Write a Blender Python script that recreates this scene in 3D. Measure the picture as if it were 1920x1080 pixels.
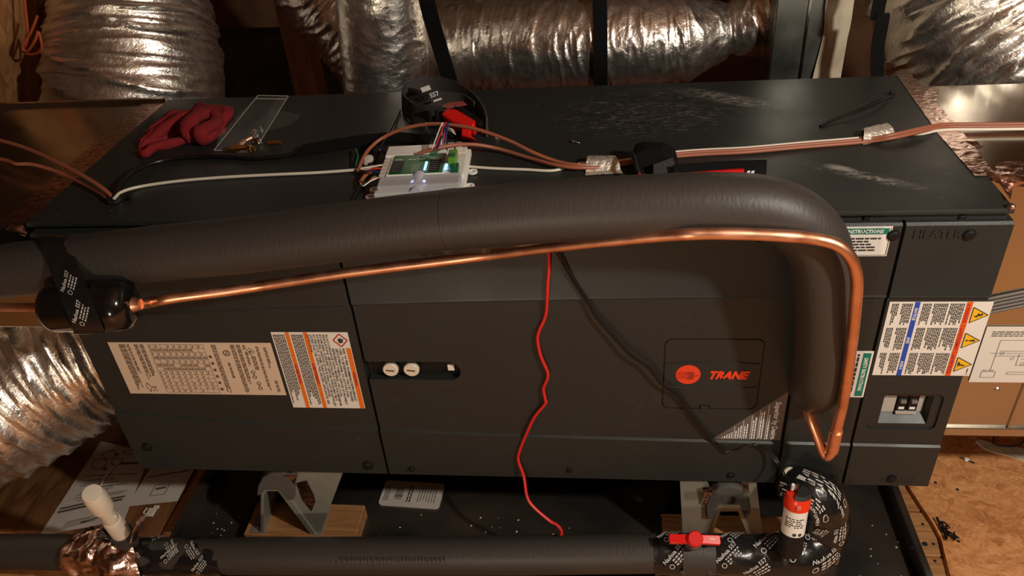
import bpy, bmesh, math, random
from mathutils import Vector, Matrix, noise
random.seed(7)
for o in list(bpy.data.objects): bpy.data.objects.remove(o)
scene = bpy.context.scene
COL = scene.collection

# ------------------------------------------------------------------ camera
FPX, PITCH, YAW, ROLL = 1504.5148, 0.6037302, -0.1402821, -0.0841042
CAM = Vector((0.9726738, -1.0921541, 1.2200250))
_fw = Vector((math.sin(YAW)*math.cos(PITCH), math.cos(YAW)*math.cos(PITCH), -math.sin(PITCH)))
_r0 = Vector((math.cos(YAW), -math.sin(YAW), 0)); _u0 = _r0.cross(_fw)
_c, _s = math.cos(ROLL), math.sin(ROLL)
CR, CU, CF = _c*_r0+_s*_u0, -_s*_r0+_c*_u0, _fw
cam = bpy.data.objects.new('camera', bpy.data.cameras.new('camera')); COL.objects.link(cam)
cam.matrix_world = Matrix(((CR.x, CU.x, -CF.x, CAM.x), (CR.y, CU.y, -CF.y, CAM.y), (CR.z, CU.z, -CF.z, CAM.z), (0, 0, 0, 1)))
cam.data.sensor_width = 36; cam.data.lens = FPX/1920*36; cam.data.clip_start = .01
scene.camera = cam

# ------------------------------------------------------------------ world, lamps, exposure
w = bpy.data.worlds.new('attic_air'); scene.world = w; w.use_nodes = True
bg = w.node_tree.nodes['Background']; bg.inputs[0].default_value = (1, .62, .36, 1); bg.inputs[1].default_value = 0
def lamp(name, loc, power, col, rad):
    l = bpy.data.lights.new(name, 'POINT'); l.energy = power; l.color = col; l.shadow_soft_size = rad
    o = bpy.data.objects.new(name, l); o.location = loc; COL.objects.link(o); return o
# the photograph shows no lamp; its shadows (pipe shadow thrown left, pipe shadow on the brackets, shine on the ducts) come from two lamps on the viewer's side
lamp('work_lamp_right_offscreen', (2.10, -1.05, 1.55), 112, (1, .92, .80), .05)
lamp('work_lamp_front_offscreen', (.55, -1.85, .45), 30, (1, .84, .64), .04)
vs = scene.view_settings; vs.view_transform = 'Standard'; vs.look = 'None'; vs.gamma = 1; vs.use_curve_mapping = False; vs.exposure = 0.0

# ------------------------------------------------------------------ pixel helpers (1920 x 1080 frame)
L, D, H = 1.57, .5475, .5976
FLOOR = -.245
def ray(x, y): return CF + (x-960)/FPX*CR - (y-540)/FPX*CU
def F(x, y, Y=0.0):
    d = ray(x, y); return CAM + d*((Y-CAM.y)/d.y)
def T(x, y, Z=H):
    d = ray(x, y); return CAM + d*((Z-CAM.z)/d.z)
V = Vector

# ------------------------------------------------------------------ materials
MATS = {}
def lin(c): return tuple(((v/12.92) if v <= .04045 else ((v+.055)/1.055)**2.4) for v in c)
def mat(name, col, rough=.5, metal=0., var=None, bump=None, spec=None, rvar=None, alpha=None, trans=0., emit=None, coat=0., scale3=(1, 1, 1)):
    if name in MATS: return MATS[name]
    m = bpy.data.materials.new(name); m.use_nodes = True; nt = m.node_tree; N = nt.nodes; K = nt.links
    b = N['Principled BSDF']; b.inputs['Base Color'].default_value = (*col, 1)
    b.inputs['Roughness'].default_value = rough; b.inputs['Metallic'].default_value = metal
    if spec is not None: b.inputs['Specular IOR Level'].default_value = spec
    if trans: b.inputs['Transmission Weight'].default_value = trans
    if coat: b.inputs['Coat Weight'].default_value = coat; b.inputs['Coat Roughness'].default_value = .15
    if alpha is not None: b.inputs['Alpha'].default_value = alpha
    if emit: b.inputs['Emission Color'].default_value = (*emit[0], 1); b.inputs['Emission Strength'].default_value = emit[1]
    tc = N.new('ShaderNodeTexCoord'); mp = N.new('ShaderNodeMapping'); mp.inputs['Scale'].default_value = scale3
    K.new(tc.outputs['Object'], mp.inputs['Vector'])
    def nz(sc, det=5, dist=0.):
        t = N.new('ShaderNodeTexNoise'); t.inputs['Scale'].default_value = sc; t.inputs['Detail'].default_value = det
        t.inputs['Distortion'].default_value = dist; K.new(mp.outputs[0], t.inputs['Vector']); return t
    if var:
        sc, c2, lo, hi = var[:4]; t = nz(sc, 6, var[4] if len(var) > 4 else 0)
        r = N.new('ShaderNodeValToRGB'); r.color_ramp.elements[0].position = lo; r.color_ramp.elements[1].position = hi
        r.color_ramp.elements[0].color = (*col, 1); r.color_ramp.elements[1].color = (*c2, 1)
        K.new(t.outputs['Fac'], r.inputs[0]); K.new(r.outputs[0], b.inputs['Base Color'])
    if rvar:
        t = nz(rvar[0], 4); mr = N.new('ShaderNodeMapRange'); mr.inputs['To Min'].default_value = rvar[1]; mr.inputs['To Max'].default_value = rvar[2]
        mr.inputs['From Min'].default_value = .3; mr.inputs['From Max'].default_value = .7
        K.new(t.outputs['Fac'], mr.inputs['Value']); K.new(mr.outputs[0], b.inputs['Roughness'])
    if bump:
        t = nz(bump[0], 6, bump[2] if len(bump) > 2 else 0); bp = N.new('ShaderNodeBump'); bp.inputs['Strength'].default_value = bump[1]
        bp.inputs['Distance'].default_value = .004; K.new(t.outputs['Fac'], bp.inputs['Height']); K.new(bp.outputs[0], b.inputs['Normal'])
    MATS[name] = m; return m

PAINT = (.020, .0225, .021)
def scuffed(name, base, dust, amount):
    m = mat(name, base, .42, bump=(420, .08), rvar=(7, .36, .52))
    nt = m.node_tree; N = nt.nodes; K = nt.links; b = N['Principled BSDF']; b.inputs['Specular IOR Level'].default_value = .4
    tc = N['Texture Coordinate']
    mp = N.new('ShaderNodeMapping'); mp.inputs['Scale'].default_value = (5, 17, 9); mp.inputs['Rotation'].default_value = (0, 0, -.25)
    K.new(tc.outputs['Object'], mp.inputs['Vector'])
    t1 = N.new('ShaderNodeTexNoise'); t1.inputs['Scale'].default_value = 4; t1.inputs['Detail'].default_value = 9; t1.inputs['Roughness'].default_value = .72; t1.inputs['Distortion'].default_value = 1.2
    K.new(mp.outputs[0], t1.inputs['Vector'])
    t2 = N.new('ShaderNodeTexNoise'); t2.inputs['Scale'].default_value = 3.1; t2.inputs['Detail'].default_value = 2; K.new(tc.outputs['Object'], t2.inputs['Vector'])
    r1 = N.new('ShaderNodeMapRange'); r1.inputs['From Min'].default_value = .58; r1.inputs['From Max'].default_value = .76; K.new(t1.outputs['Fac'], r1.inputs['Value'])
    r2 = N.new('ShaderNodeMapRange'); r2.inputs['From Min'].default_value = .52; r2.inputs['From Max'].default_value = .66; K.new(t2.outputs['Fac'], r2.inputs['Value'])
    mu = N.new('ShaderNodeMath'); mu.operation = 'MULTIPLY'; K.new(r1.outputs[0], mu.inputs[0]); K.new(r2.outputs[0], mu.inputs[1])
    vo = N.new('ShaderNodeTexVoronoi'); vo.inputs['Scale'].default_value = 22; K.new(tc.outputs['Object'], vo.inputs['Vector'])
    r3 = N.new('ShaderNodeMapRange'); r3.inputs['From Min'].default_value = .055; r3.inputs['From Max'].default_value = .03; K.new(vo.outputs['Distance'], r3.inputs['Value'])
    ad = N.new('ShaderNodeMath'); ad.operation = 'MAXIMUM'; K.new(mu.outputs[0], ad.inputs[0]); K.new(r3.outputs[0], ad.inputs[1])
    sc = N.new('ShaderNodeMath'); sc.operation = 'MULTIPLY'; sc.inputs[1].default_value = amount; K.new(ad.outputs[0], sc.inputs[0])
    mx = N.new('ShaderNodeMix'); mx.data_type = 'RGBA'; mx.inputs[6].default_value = (*base, 1); mx.inputs[7].default_value = (*dust, 1)
    K.new(sc.outputs[0], mx.inputs[0]); K.new(mx.outputs[2], b.inputs['Base Color'])
    return m
M_TOP = scuffed('painted_steel_scuffed', PAINT, (.34, .33, .30), .30)
def wear(m, spots):
    """rubbed, dusty patches with a place of their own on the cabinet top"""
    nt = m.node_tree; N = nt.nodes; K = nt.links; b = N['Principled BSDF']; tc = N['Texture Coordinate']
    prev = b.inputs['Base Color'].links[0].from_socket
    for (cx, cy, rx, ry, rot, amt, lo) in spots:
        mp = N.new('ShaderNodeMapping'); mp.vector_type = 'TEXTURE'; mp.inputs['Location'].default_value = (cx, cy, H); mp.inputs['Rotation'].default_value = (0, 0, rot); mp.inputs['Scale'].default_value = (rx, ry, 1)
        K.new(tc.outputs['Object'], mp.inputs['Vector']); ln = N.new('ShaderNodeVectorMath'); ln.operation = 'LENGTH'; K.new(mp.outputs[0], ln.inputs[0])
        f = N.new('ShaderNodeMapRange'); f.inputs['From Min'].default_value = 1; f.inputs['From Max'].default_value = .35; K.new(ln.outputs['Value'], f.inputs['Value'])
        t = N.new('ShaderNodeTexNoise'); t.inputs['Scale'].default_value = 5; t.inputs['Detail'].default_value = 10; t.inputs['Roughness'].default_value = .75; t.inputs['Distortion'].default_value = 2.5
        m2 = N.new('ShaderNodeMapping'); m2.inputs['Scale'].default_value = (4, 13, 1); m2.inputs['Rotation'].default_value = (0, 0, rot+.2); K.new(tc.outputs['Object'], m2.inputs['Vector']); K.new(m2.outputs[0], t.inputs['Vector'])
        r = N.new('ShaderNodeMapRange'); r.inputs['From Min'].default_value = lo; r.inputs['From Max'].default_value = lo+.14; r.inputs['To Max'].default_value = amt; K.new(t.outputs['Fac'], r.inputs['Value'])
        mu = N.new('ShaderNodeMath'); mu.operation = 'MULTIPLY'; K.new(f.outputs[0], mu.inputs[0]); K.new(r.outputs[0], mu.inputs[1])
        mx = N.new('ShaderNodeMix'); mx.data_type = 'RGBA'; mx.inputs[7].default_value = (.36, .34, .30, 1); K.new(mu.outputs[0], mx.inputs[0]); K.new(prev, mx.inputs[6]); prev = mx.outputs[2]
    K.new(prev, b.inputs['Base Color'])
_a, _b, _c2 = T(1215, 210), T(1310, 185), T(1620, 330)
wear(M_TOP, [(_a.x, _a.y, .22, .13, .15, .55, .52), (_b.x+.05, _b.y, .13, .03, -.55, .8, .46), (_c2.x, _c2.y, .11, .018, -.55, .8, .48), (T(1575, 315).x, T(1575, 315).y, .03, .012, -.5, .9, .38)])
M_PAINT = scuffed('painted_steel_grey', PAINT, (.22, .20, .17), .14)
M_BLACK = mat('black_plastic', (.006, .006, .006), .5, spec=.3)
M_GAP = mat('dark_gap', (.004, .004, .004), .8)
M_FOIL = mat('foil_jacket', (.86, .81, .74), .30, .96, bump=(120, .34, .6), rvar=(40, .22, .40))
M_FOIL2 = mat('foil_tape', (.64, .46, .40), .14, 1, bump=(70, .55, .4), rvar=(60, .09, .24))
M_FOIL3 = mat('dull_foil_tape', (.74, .68, .60), .5, .75, bump=(120, .9, .5), rvar=(60, .38, .6))
M_GALV = mat('galvanised_sheet', (.52, .49, .43), .2, 1, rvar=(9, .13, .26), bump=(9, .04))
M_GALVB = mat('galvanised_bracket', (.36, .36, .31), .42, .55, rvar=(30, .36, .5))
M_FOAM = mat('black_foam_insulation', (.040, .034, .030), .5, bump=(190, .16, .4), scale3=(1, .35, .35), spec=.5)
M_TAPE = mat('black_tape', (.010, .010, .010), .22, bump=(45, .4, .8), rvar=(30, .14, .34))
M_COPPER = mat('copper', (.88, .47, .30), .34, 1, var=(22, (.58, .24, .13), .5, .8), rvar=(25, .28, .48), spec=.3)
M_BROWNW = mat('brown_cable_jacket', (.34, .11, .058), .45)
M_WHITEW = mat('white_cable_jacket', (.72, .66, .55), .4)
M_REDW = mat('red_wire_jacket', (.62, .022, .020), .35)
M_BLKW = mat('black_wire_jacket', (.007, .007, .007), .3)
M_LABEL = mat('label_paper', (.76, .73, .67), .45)
M_LABELT = mat('tan_label_paper', (.66, .52, .39), .5)
M_INK = mat('black_ink', (.03, .027, .025), .6)
M_INKB = mat('brown_ink', (.10, .065, .04), .6)
M_ORANGE = mat('orange_print', (.80, .17, .008), .5)
M_DORANGE = mat('deep_orange_print', (.72, .10, .012), .5)
M_BLUE = mat('blue_print', (.015, .07, .42), .5)
M_GREEN = mat('green_print', (.0, .17, .11), .5)
M_YEL = mat('yellow_print', (.85, .48, .015), .5)
M_REDP = mat('red_print', (.45, .02, .02), .5)
M_WHITEP = mat('white_print', (.8, .8, .78), .5)
M_LOGO = mat('logo_red', (.80, .055, .016), .4)
M_TRIM = mat('label_grey', (.12, .10, .095), .4)
M_WPL = mat('white_plastic', (.80, .78, .73), .38)
M_PVC = mat('pvc_white', (.74, .66, .54), .35)
M_REDPL = mat('red_plastic', (.72, .012, .010), .28)
M_REDC = mat('red_cap_plastic', (.80, .035, .008), .3)
M_CLOTH = mat('red_cloth', (.22, .007, .010), .9, bump=(300, .5))
M_PCB = mat('green_circuit_face', (.0, .105, .022), .35)
M_WOOD = mat('pine_board', (.44, .22, .085), .6, var=(5, (.27, .115, .036), .35, .7, 1.6), bump=(40, .15), scale3=(1, 14, 14))
M_WOODY = mat('pine_board_cross', (.40, .19, .075), .6, var=(5, (.22, .09, .03), .35, .7, 1.6), bump=(40, .15), scale3=(14, 1, 14))
M_WOODZ = mat('stud_pine', (.46, .23, .095), .6, var=(4, (.27, .11, .035), .4, .7, 1.2), scale3=(12, 12, 1))
M_PLY = mat('dark_plywood', (.22, .095, .035), .55, var=(4, (.09, .035, .012), .40, .68, 1.4), scale3=(5, 1.0, 5), bump=(30, .1))
M_ROOF = mat('roof_sheathing', (.17, .08, .034), .75, var=(6, (.08, .034, .014), .35, .7))
M_PAN = mat('black_pan', (.014, .014, .013), .28, rvar=(6, .2, .38), bump=(12, .06), var=(5, (.045, .032, .024), .42, .72), spec=.8)
M_PAPER = mat('white_paper', (.60, .54, .48), .7, var=(9, (.52, .47, .42), .4, .7), bump=(8, .3))
M_STRAP = mat('black_webbing', (.004, .004, .004), .8, spec=.15, bump=(300, .5))
M_FABRIC = mat('black_elastic', (.036, .030, .029), .85, bump=(400, .4))
M_MASTIC = mat('mastic_cream', (.58, .50, .38), .65, bump=(22, .6), var=(10, (.46, .38, .27), .45, .7))
M_BATT = mat('grey_insulation', (.10, .085, .07), .95, bump=(35, .9), var=(8, (.05, .04, .032), .4, .7))
M_CHROME = mat('chrome', (.75, .72, .66), .12, 1)
M_BRASS = mat('brass', (.78, .50, .17), .18, 1)
M_CLEAR = mat('clear_bag', (.85, .85, .85), .08, alpha=.045, bump=(14, .4))
M_GREYF = mat('grey_foam', (.075, .068, .06), .85, bump=(120, .3))
M_STEEL = mat('screw_steel', (.6, .58, .54), .25, 1)
def osb():
    m = mat('osb_flakes', (.46, .205, .085), .62); nt = m.node_tree; N = nt.nodes; K = nt.links; b = N['Principled BSDF']
    tc = N['Texture Coordinate']
    n = N.new('ShaderNodeTexNoise'); n.inputs['Scale'].default_value = 14; n.inputs['Detail'].default_value = 3; K.new(tc.outputs['Object'], n.inputs['Vector'])
    sb = N.new('ShaderNodeVectorMath'); sb.operation = 'MULTIPLY_ADD'; sb.inputs[1].default_value = (.03, .03, 0); K.new(n.outputs['Color'], sb.inputs[0]); K.new(tc.outputs['Object'], sb.inputs[2])
    vals = []
    for k, sc in enumerate((26, 44)):
        mp = N.new('ShaderNodeMapping'); mp.inputs['Location'].default_value = (k*3.3, k*1.7, 0); mp.inputs['Rotation'].default_value = (0, 0, .5*k); mp.inputs['Scale'].default_value = (1, 1.9, 0); K.new(sb.outputs[0], mp.inputs['Vector'])
        v = N.new('ShaderNodeTexVoronoi'); v.inputs['Scale'].default_value = sc; K.new(mp.outputs[0], v.inputs['Vector'])
        sx = N.new('ShaderNodeSeparateColor'); K.new(v.outputs['Color'], sx.inputs[0])
        an = N.new('ShaderNodeMath'); an.operation = 'MULTIPLY'; an.inputs[1].default_value = 3.14; K.new(sx.outputs[0], an.inputs[0])
        ro = N.new('ShaderNodeVectorRotate'); ro.rotation_type = 'Z_AXIS'; K.new(tc.outputs['Object'], ro.inputs['Vector']); K.new(an.outputs[0], ro.inputs['Angle'])
        mp2 = N.new('ShaderNodeMapping'); mp2.inputs['Scale'].default_value = (22, 190, 1); K.new(ro.outputs[0], mp2.inputs['Vector'])
        st = N.new('ShaderNodeTexNoise'); st.inputs['Scale'].default_value = 1; st.inputs['Detail'].default_value = 3; K.new(mp2.outputs[0], st.inputs['Vector'])
        mi = N.new('ShaderNodeMix'); mi.data_type = 'FLOAT'; mi.inputs[0].default_value = .74; K.new(sx.outputs[1], mi.inputs[2]); K.new(st.outputs['Fac'], mi.inputs[3]); vals.append(mi.outputs[0])
    hf = N.new('ShaderNodeMix'); hf.data_type = 'FLOAT'; hf.inputs[0].default_value = .45; K.new(vals[0], hf.inputs[2]); K.new(vals[1], hf.inputs[3])
    r = N.new('ShaderNodeValToRGB'); e = r.color_ramp.elements; e[0].position = .32; e[0].color = (.36, .13, .040, 1); e[1].position = .66; e[1].color = (.72, .345, .135, 1)
    c = r.color_ramp.elements.new(.48); c.color = (.55, .235, .082, 1)
    K.new(hf.outputs[0], r.inputs[0]); K.new(r.outputs[0], b.inputs['Base Color'])
    bp = N.new('ShaderNodeBump'); bp.inputs['Strength'].default_value = .35; bp.inputs['Distance'].default_value = .002; K.new(hf.outputs[0], bp.inputs['Height']); K.new(bp.outputs[0], b.inputs['Normal'])
    return m
M_OSB = osb()

# ------------------------------------------------------------------ mesh helpers
def spline(pts, n=8):
    P = [V(p) for p in pts]; out = []
    for i in range(len(P)-1):
        p0 = P[i-1] if i else P[0]*2-P[1]; p1, p2 = P[i], P[i+1]; p3 = P[i+2] if i+2 < len(P) else P[-1]*2-P[-2]
        for k in range(n):
            t = k/n; out.append(.5*((2*p1)+(p2-p0)*t+(2*p0-5*p1+4*p2-p3)*t*t+(3*p1-p0-3*p2+p3)*t**3))
    out.append(P[-1]); return out
def frames(path):
    fr = []; t0 = (path[1]-path[0]).normalized()
    u = t0.orthogonal().normalized()
    if abs(t0.z) < .9: u = (V((0, 0, 1))-t0*t0.z).normalized()
    for i, p in enumerate(path):
        t = (path[min(i+1, len(path)-1)]-path[max(i-1, 0)])
        t = t.normalized() if t.length > 1e-9 else t0
        u = (u-t*u.dot(t)); u = u.normalized() if u.length > 1e-6 else t.orthogonal().normalized()
        fr.append((p, t, u, t.cross(u)))
    return fr
class MB:
    def __init__(s): s.v = []; s.f = []
    def add(s, vs, fs):
        b = len(s.v); s.v += [V(p) for p in vs]; s.f += [[i+b for i in f] for f in fs]; return s
    def box(s, x0, y0, z0, x1, y1, z1, M=None):
        c = [V((x, y, z)) for z in (z0, z1) for y in (y0, y1) for x in (x0, x1)]
        if M: c = [M @ p for p in c]
        return s.add(c, [(0, 2, 3, 1), (4, 5, 7, 6), (0, 1, 5, 4), (2, 6, 7, 3), (0, 4, 6, 2), (1, 3, 7, 5)])
    def prism(s, poly, fr, d0, d1):
        n = len(poly); vs = [fr(a, b, d0) for a, b in poly]+[fr(a, b, d1) for a, b in poly]
        fs = [list(range(n))[::-1], list(range(n, 2*n))]+[(i, (i+1) % n, n+(i+1) % n, n+i) for i in range(n)]
        return s.add(vs, fs)
    def tube(s, path, r, seg=10, cap=True, flat=1.0):
        fr = frames(path); n = len(fr); rr = r if isinstance(r, (list, tuple)) else [r]*n
        vs = [p+(u*math.cos(2*math.pi*k/seg)*flat+w_*math.sin(2*math.pi*k/seg))*rr[i] for i, (p, t, u, w_) in enumerate(fr) for k in range(seg)]
        fs = [(i*seg+k, i*seg+(k+1) % seg, (i+1)*seg+(k+1) % seg, (i+1)*seg+k) for i in range(n-1) for k in range(seg)]
        if cap: fs += [list(range(seg))[::-1], [(n-1)*seg+k for k in range(seg)]]
        return s.add(vs, fs)
    def lathe(s, prof, base, axis=V((0, 0, 1)), seg=24):
        a = V(axis).normalized(); u = a.orthogonal().normalized(); w_ = a.cross(u); base = V(base)
        vs = [base+a*h+(u*math.cos(2*math.pi*k/seg)+w_*math.sin(2*math.pi*k/seg))*r for r, h in prof for k in range(seg)]
        n = len(prof); fs = [(i*seg+k, i*seg+(k+1) % seg, (i+1)*seg+(k+1) % seg, (i+1)*seg+k) for i in range(n-1) for k in range(seg)]
        fs += [list(range(seg))[::-1], [(n-1)*seg+k for k in range(seg)]]
        return s.add(vs, fs)
    def grid(s, fn, nu, nv, wrap=False):
        vs = [fn(i/nu, j/nv) for i in range(nu+1) for j in range(nv+(0 if wrap else 1))]
        m = nv if wrap else nv+1
        fs = [(i*m+j, i*m+(j+1) % m, (i+1)*m+(j+1) % m, (i+1)*m+j) for i in range(nu) for j in range(nv)]
        return s.add(vs, fs)
    def build(s, name, material, parent=None, smooth=35, bevel=0, label=None, cat=None, group=None, kind=None, sub=None, fix=True):
        me = bpy.data.meshes.new(name); me.from_pydata(s.v, [], s.f); me.update()
        if fix:
            bm = bmesh.new(); bm.from_mesh(me); bmesh.ops.recalc_face_normals(bm, faces=bm.faces); bm.to_mesh(me); bm.free()
        me.materials.append(material)
        if smooth: me.shade_smooth(); me.set_sharp_from_angle(angle=math.radians(smooth))
        o = bpy.data.objects.new(name, me); COL.objects.link(o)
        if bevel:
            b = o.modifiers.new('bevel', 'BEVEL'); b.width = bevel; b.segments = 2; b.limit_method = 'ANGLE'
        if parent:
            o.parent = parent
            root = parent
            while root.parent: root = root.parent
            if parent.type == 'EMPTY': o.matrix_parent_inverse = Matrix.Translation(-parent.location)
            elif parent.parent: o.matrix_parent_inverse = Matrix()
        tag(o, label, cat, group, kind)
        return o
def tag(o, label=None, cat=None, group=None, kind=None):
    if label: o['label'] = label
    if cat: o['category'] = cat
    if group: o['group'] = group
    if kind: o['kind'] = kind
    return o
def thing(name, loc, label, cat, group=None):
    o = bpy.data.objects.new(name, None); o.location = loc; o.empty_display_size = .05; COL.objects.link(o)
    return tag(o, label, cat, group)
def cut(o, cutter_mb):
    c = cutter_mb.build('cutter', M_GAP, smooth=0)
    md = o.modifiers.new('b', 'BOOLEAN'); md.operation = 'DIFFERENCE'; md.object = c; md.solver = 'EXACT'
    dg = bpy.context.evaluated_depsgraph_get(); me = bpy.data.meshes.new_from_object(o.evaluated_get(dg))
    o.modifiers.remove(md); old = o.data; o.data = me; bpy.data.meshes.remove(old); bpy.data.objects.remove(c)
    me.name = o.name; me.shade_smooth(); me.set_sharp_from_angle(angle=math.radians(35))
def rrect(u0, v0, u1, v1, r, n=5):
    out = []
    for cx, cy, a in ((u1-r, v1-r, 0), (u0+r, v1-r, 90), (u0+r, v0+r, 180), (u1-r, v0+r, 270)):
        for k in range(n+1):
            t = math.radians(a+90*k/n); out.append((cx+r*math.cos(t), cy+r*math.sin(t)))
    return out
class Fr:
    def __init__(s, o, u, v): s.o, s.u, s.v = V(o), V(u), V(v); s.n = s.u.cross(s.v).normalized()
    def __call__(s, a, b, c=0): return s.o+s.u*a+s.v*b+s.n*c
def front(x, z, y=0): return Fr((x, y, z), (1, 0, 0), (0, 0, 1))         # reads left to right
def frontdown(x, z, y=0): return Fr((x, y, z), (0, 0, -1), (1, 0, 0))    # reads downward
_tc = {}
def solid_text(s, fr, u, v, size, width, d0, d1, bold=0.):
    """one closed solid per letter, between depths d0 and d1 of the frame"""
    c = bpy.data.curves.new('t', 'FONT'); c.body = s; c.size = 1; c.resolution_u = 2; c.offset = bold; c.extrude = .5
    o = bpy.data.objects.new('t', c); COL.objects.link(o)
    dg = bpy.context.evaluated_depsgraph_get(); me = bpy.data.meshes.new_from_object(o.evaluated_get(dg))
    bm = bmesh.new(); bm.from_mesh(me); bmesh.ops.remove_doubles(bm, verts=bm.verts, dist=1e-5); bm.to_mesh(me); bm.free()
    x0 = min(p.co.x for p in me.vertices); wd = max(p.co.x for p in me.vertices)-x0; g = MB()
    g.add([fr(u+(p.co.x-x0)*width/wd, v+p.co.y*size, d0+(p.co.z+.5)*(d1-d0)) for p in me.vertices], [tuple(p.vertices) for p in me.polygons])
    bpy.data.objects.remove(o); bpy.data.curves.remove(c); bpy.data.meshes.remove(me); return g
def glyphs(s, shear=0., bold=0., res=1, sp=1.0):
    k = (s, shear, bold, res, sp)
    if k in _tc: return _tc[k]
    c = bpy.data.curves.new('t', 'FONT'); c.body = s; c.size = 1; c.resolution_u = res; c.shear = shear; c.offset = bold; c.space_character = sp
    o = bpy.data.objects.new('t', c); COL.objects.link(o)
    dg = bpy.context.evaluated_depsgraph_get(); me = bpy.data.meshes.new_from_object(o.evaluated_get(dg))
    vs = [(p.co.x, p.co.y) for p in me.vertices]; fs = [tuple(p.vertices) for p in me.polygons]
    bpy.data.objects.remove(o); bpy.data.curves.remove(c); bpy.data.meshes.remove(me)
    x0 = min((p[0] for p in vs), default=0); vs = [(x-x0, y) for x, y in vs]
    wd = max((p[0] for p in vs), default=1)
    _tc[k] = (vs, fs, wd); return _tc[k]
def put(mb, fr, s, u, v, size=None, width=None, lift=.0012, align='L', **kw):
    vs, fs, wd = glyphs(s, **kw)
    sx = size if size else width/wd; sy = size if size else sx
    if size and width: sx = width/wd
    off = -wd*sx/2 if align == 'C' else 0
    mb.add([fr(u+off+x*sx, v+y*sy, lift) for x, y in vs], fs); return wd*sx
def fine(mb, fr, u0, u1, v0, v1, pitch, h=.55, ragged=.25, lift=.0012, seed=1, wl=(.004, .013), gap=.0018, para=0):
    R = random.Random(seed); v = v1-pitch; i = 0
    while v > v0:
        i += 1
        end = u1-(R.random()*ragged*(u1-u0)); u = u0
        if para and i % para == 0: end = u0+(u1-u0)*R.uniform(.2, .6)
        while u < end:
            w_ = R.uniform(*wl); w_ = min(w_, u1-u)
            mb.add([fr(u, v, lift), fr(u+w_, v, lift), fr(u+w_, v+pitch*h, lift), fr(u, v+pitch*h, lift)], [(0, 1, 2, 3)]); u += w_+gap
        v -= pitch
def rect(mb, fr, u0, v0, u1, v1, lift=.0008):
    return mb.add([fr(u0, v0, lift), fr(u1, v0, lift), fr(u1, v1, lift), fr(u0, v1, lift)], [(0, 1, 2, 3)])
def line(mb, fr, a, b, wd, lift=.0012):
    a, b = V((*a, 0)), V((*b, 0)); d = (b-a).normalized(); p = V((-d.y, d.x, 0))*wd/2
    return mb.add([fr(q.x, q.y, lift) for q in (a-p, b-p, b+p, a+p)], [(0, 1, 2, 3)])
def poly(mb, fr, pts, lift=.0012): return mb.add([fr(a, b, lift) for a, b in pts], [list(range(len(pts)))])
def circ(cx, cy, r, n=24, ry=None): return [(cx+r*math.cos(2*math.pi*k/n), cy+(ry or r)*math.sin(2*math.pi*k/n)) for k in range(n)]
def sheet(name, fr, wu, wv, m, parent, t=.0004, **kw):
    return MB().prism([(0, 0), (wu, 0), (wu, wv), (0, wv)], fr, 0, t).build(name, m, parent, smooth=0, **kw)

# ================================================================== the attic shell
MB().box(-2.6, -3.2, FLOOR-.06, 4.2, 2.4, FLOOR-.012).build('floor', M_OSB, smooth=0, kind='structure')
def slope(name, pts, m, th=.03):
    a, b, c = V(pts[0]), V(pts[1]), V(pts[2]); n = (b-a).cross(c-a).normalized()*th
    MB().add(pts+[V(p)+n for p in pts], [(0, 1, 2, 3), (7, 6, 5, 4), (0, 4, 5, 1), (1, 5, 6, 2), (2, 6, 7, 3), (3, 7, 4, 0)]).build(name, m, smooth=0, kind='structure')
slope('ceiling', [V((-2.6, -.6, 2.75)), V((4.2, -.6, 2.75)), V((4.2, 2.4, .9)), V((-2.6, 2.4, .9))], M_ROOF)
slope('ceiling', [V((-2.6, -3.2, 1.6)), V((4.2, -3.2, 1.6)), V((4.2, -.6, 2.75)), V((-2.6, -.6, 2.75))], M_ROOF)
MB().box(-2.6, 2.38, FLOOR-.06, 4.2, 2.42, 1.0).build('wall_back', M_ROOF, smooth=0, kind='structure')
MB().box(-2.64, -3.2, FLOOR-.06, -2.6, 2.4, 2.8).build('wall_left', M_ROOF, smooth=0, kind='structure')
MB().box(4.2, -3.2, FLOOR-.06, 4.24, 2.4, 2.8).build('wall_right', M_ROOF, smooth=0, kind='structure')
MB().box(-2.6, -3.24, FLOOR-.06, 4.2, -3.2, 1.65).build('wall_front', M_ROOF, smooth=0, kind='structure')

# raised OSB decking on the right, with its own thickness, over the ends of the platform lumber
osb_edge = [(1706, 915), (1722, 940), (1752, 985), (1765, 1010), (1772, 1040), (1784, 1085)]
ZO = FLOOR+.012
pts = [(T(x, y, ZO).x, T(x, y, ZO).y) for x, y in osb_edge]
pl = [(1.655, .62)]+[(pts[0][0], .30)]+pts+[(pts[-1][0]+.01, -1.2), (3.9, -1.2), (3.9, 1.9), (1.655, 1.9)]
MB().prism(pl, Fr((0, 0, 0), (1, 0, 0), (0, 1, 0)), FLOOR-.001, ZO).build('floor_decking', M_OSB, smooth=0, label='rough orange brown OSB decking beside the drain pan', cat='decking')

# platform boards under the pan (grain runs along the unit)
for k in range(7):
    y0 = -.205+k*.118
    MB().box(-.02-(.0 if k % 2 else .03), y0, FLOOR-.012, 1.715+random.uniform(-.02, .03), y0+.114, FLOOR-.001).build('platform_board', M_WOOD, smooth=0, bevel=.002,
        label='pine platform board under the black drain pan', cat='board', group='platform boards under the drain pan')
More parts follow.
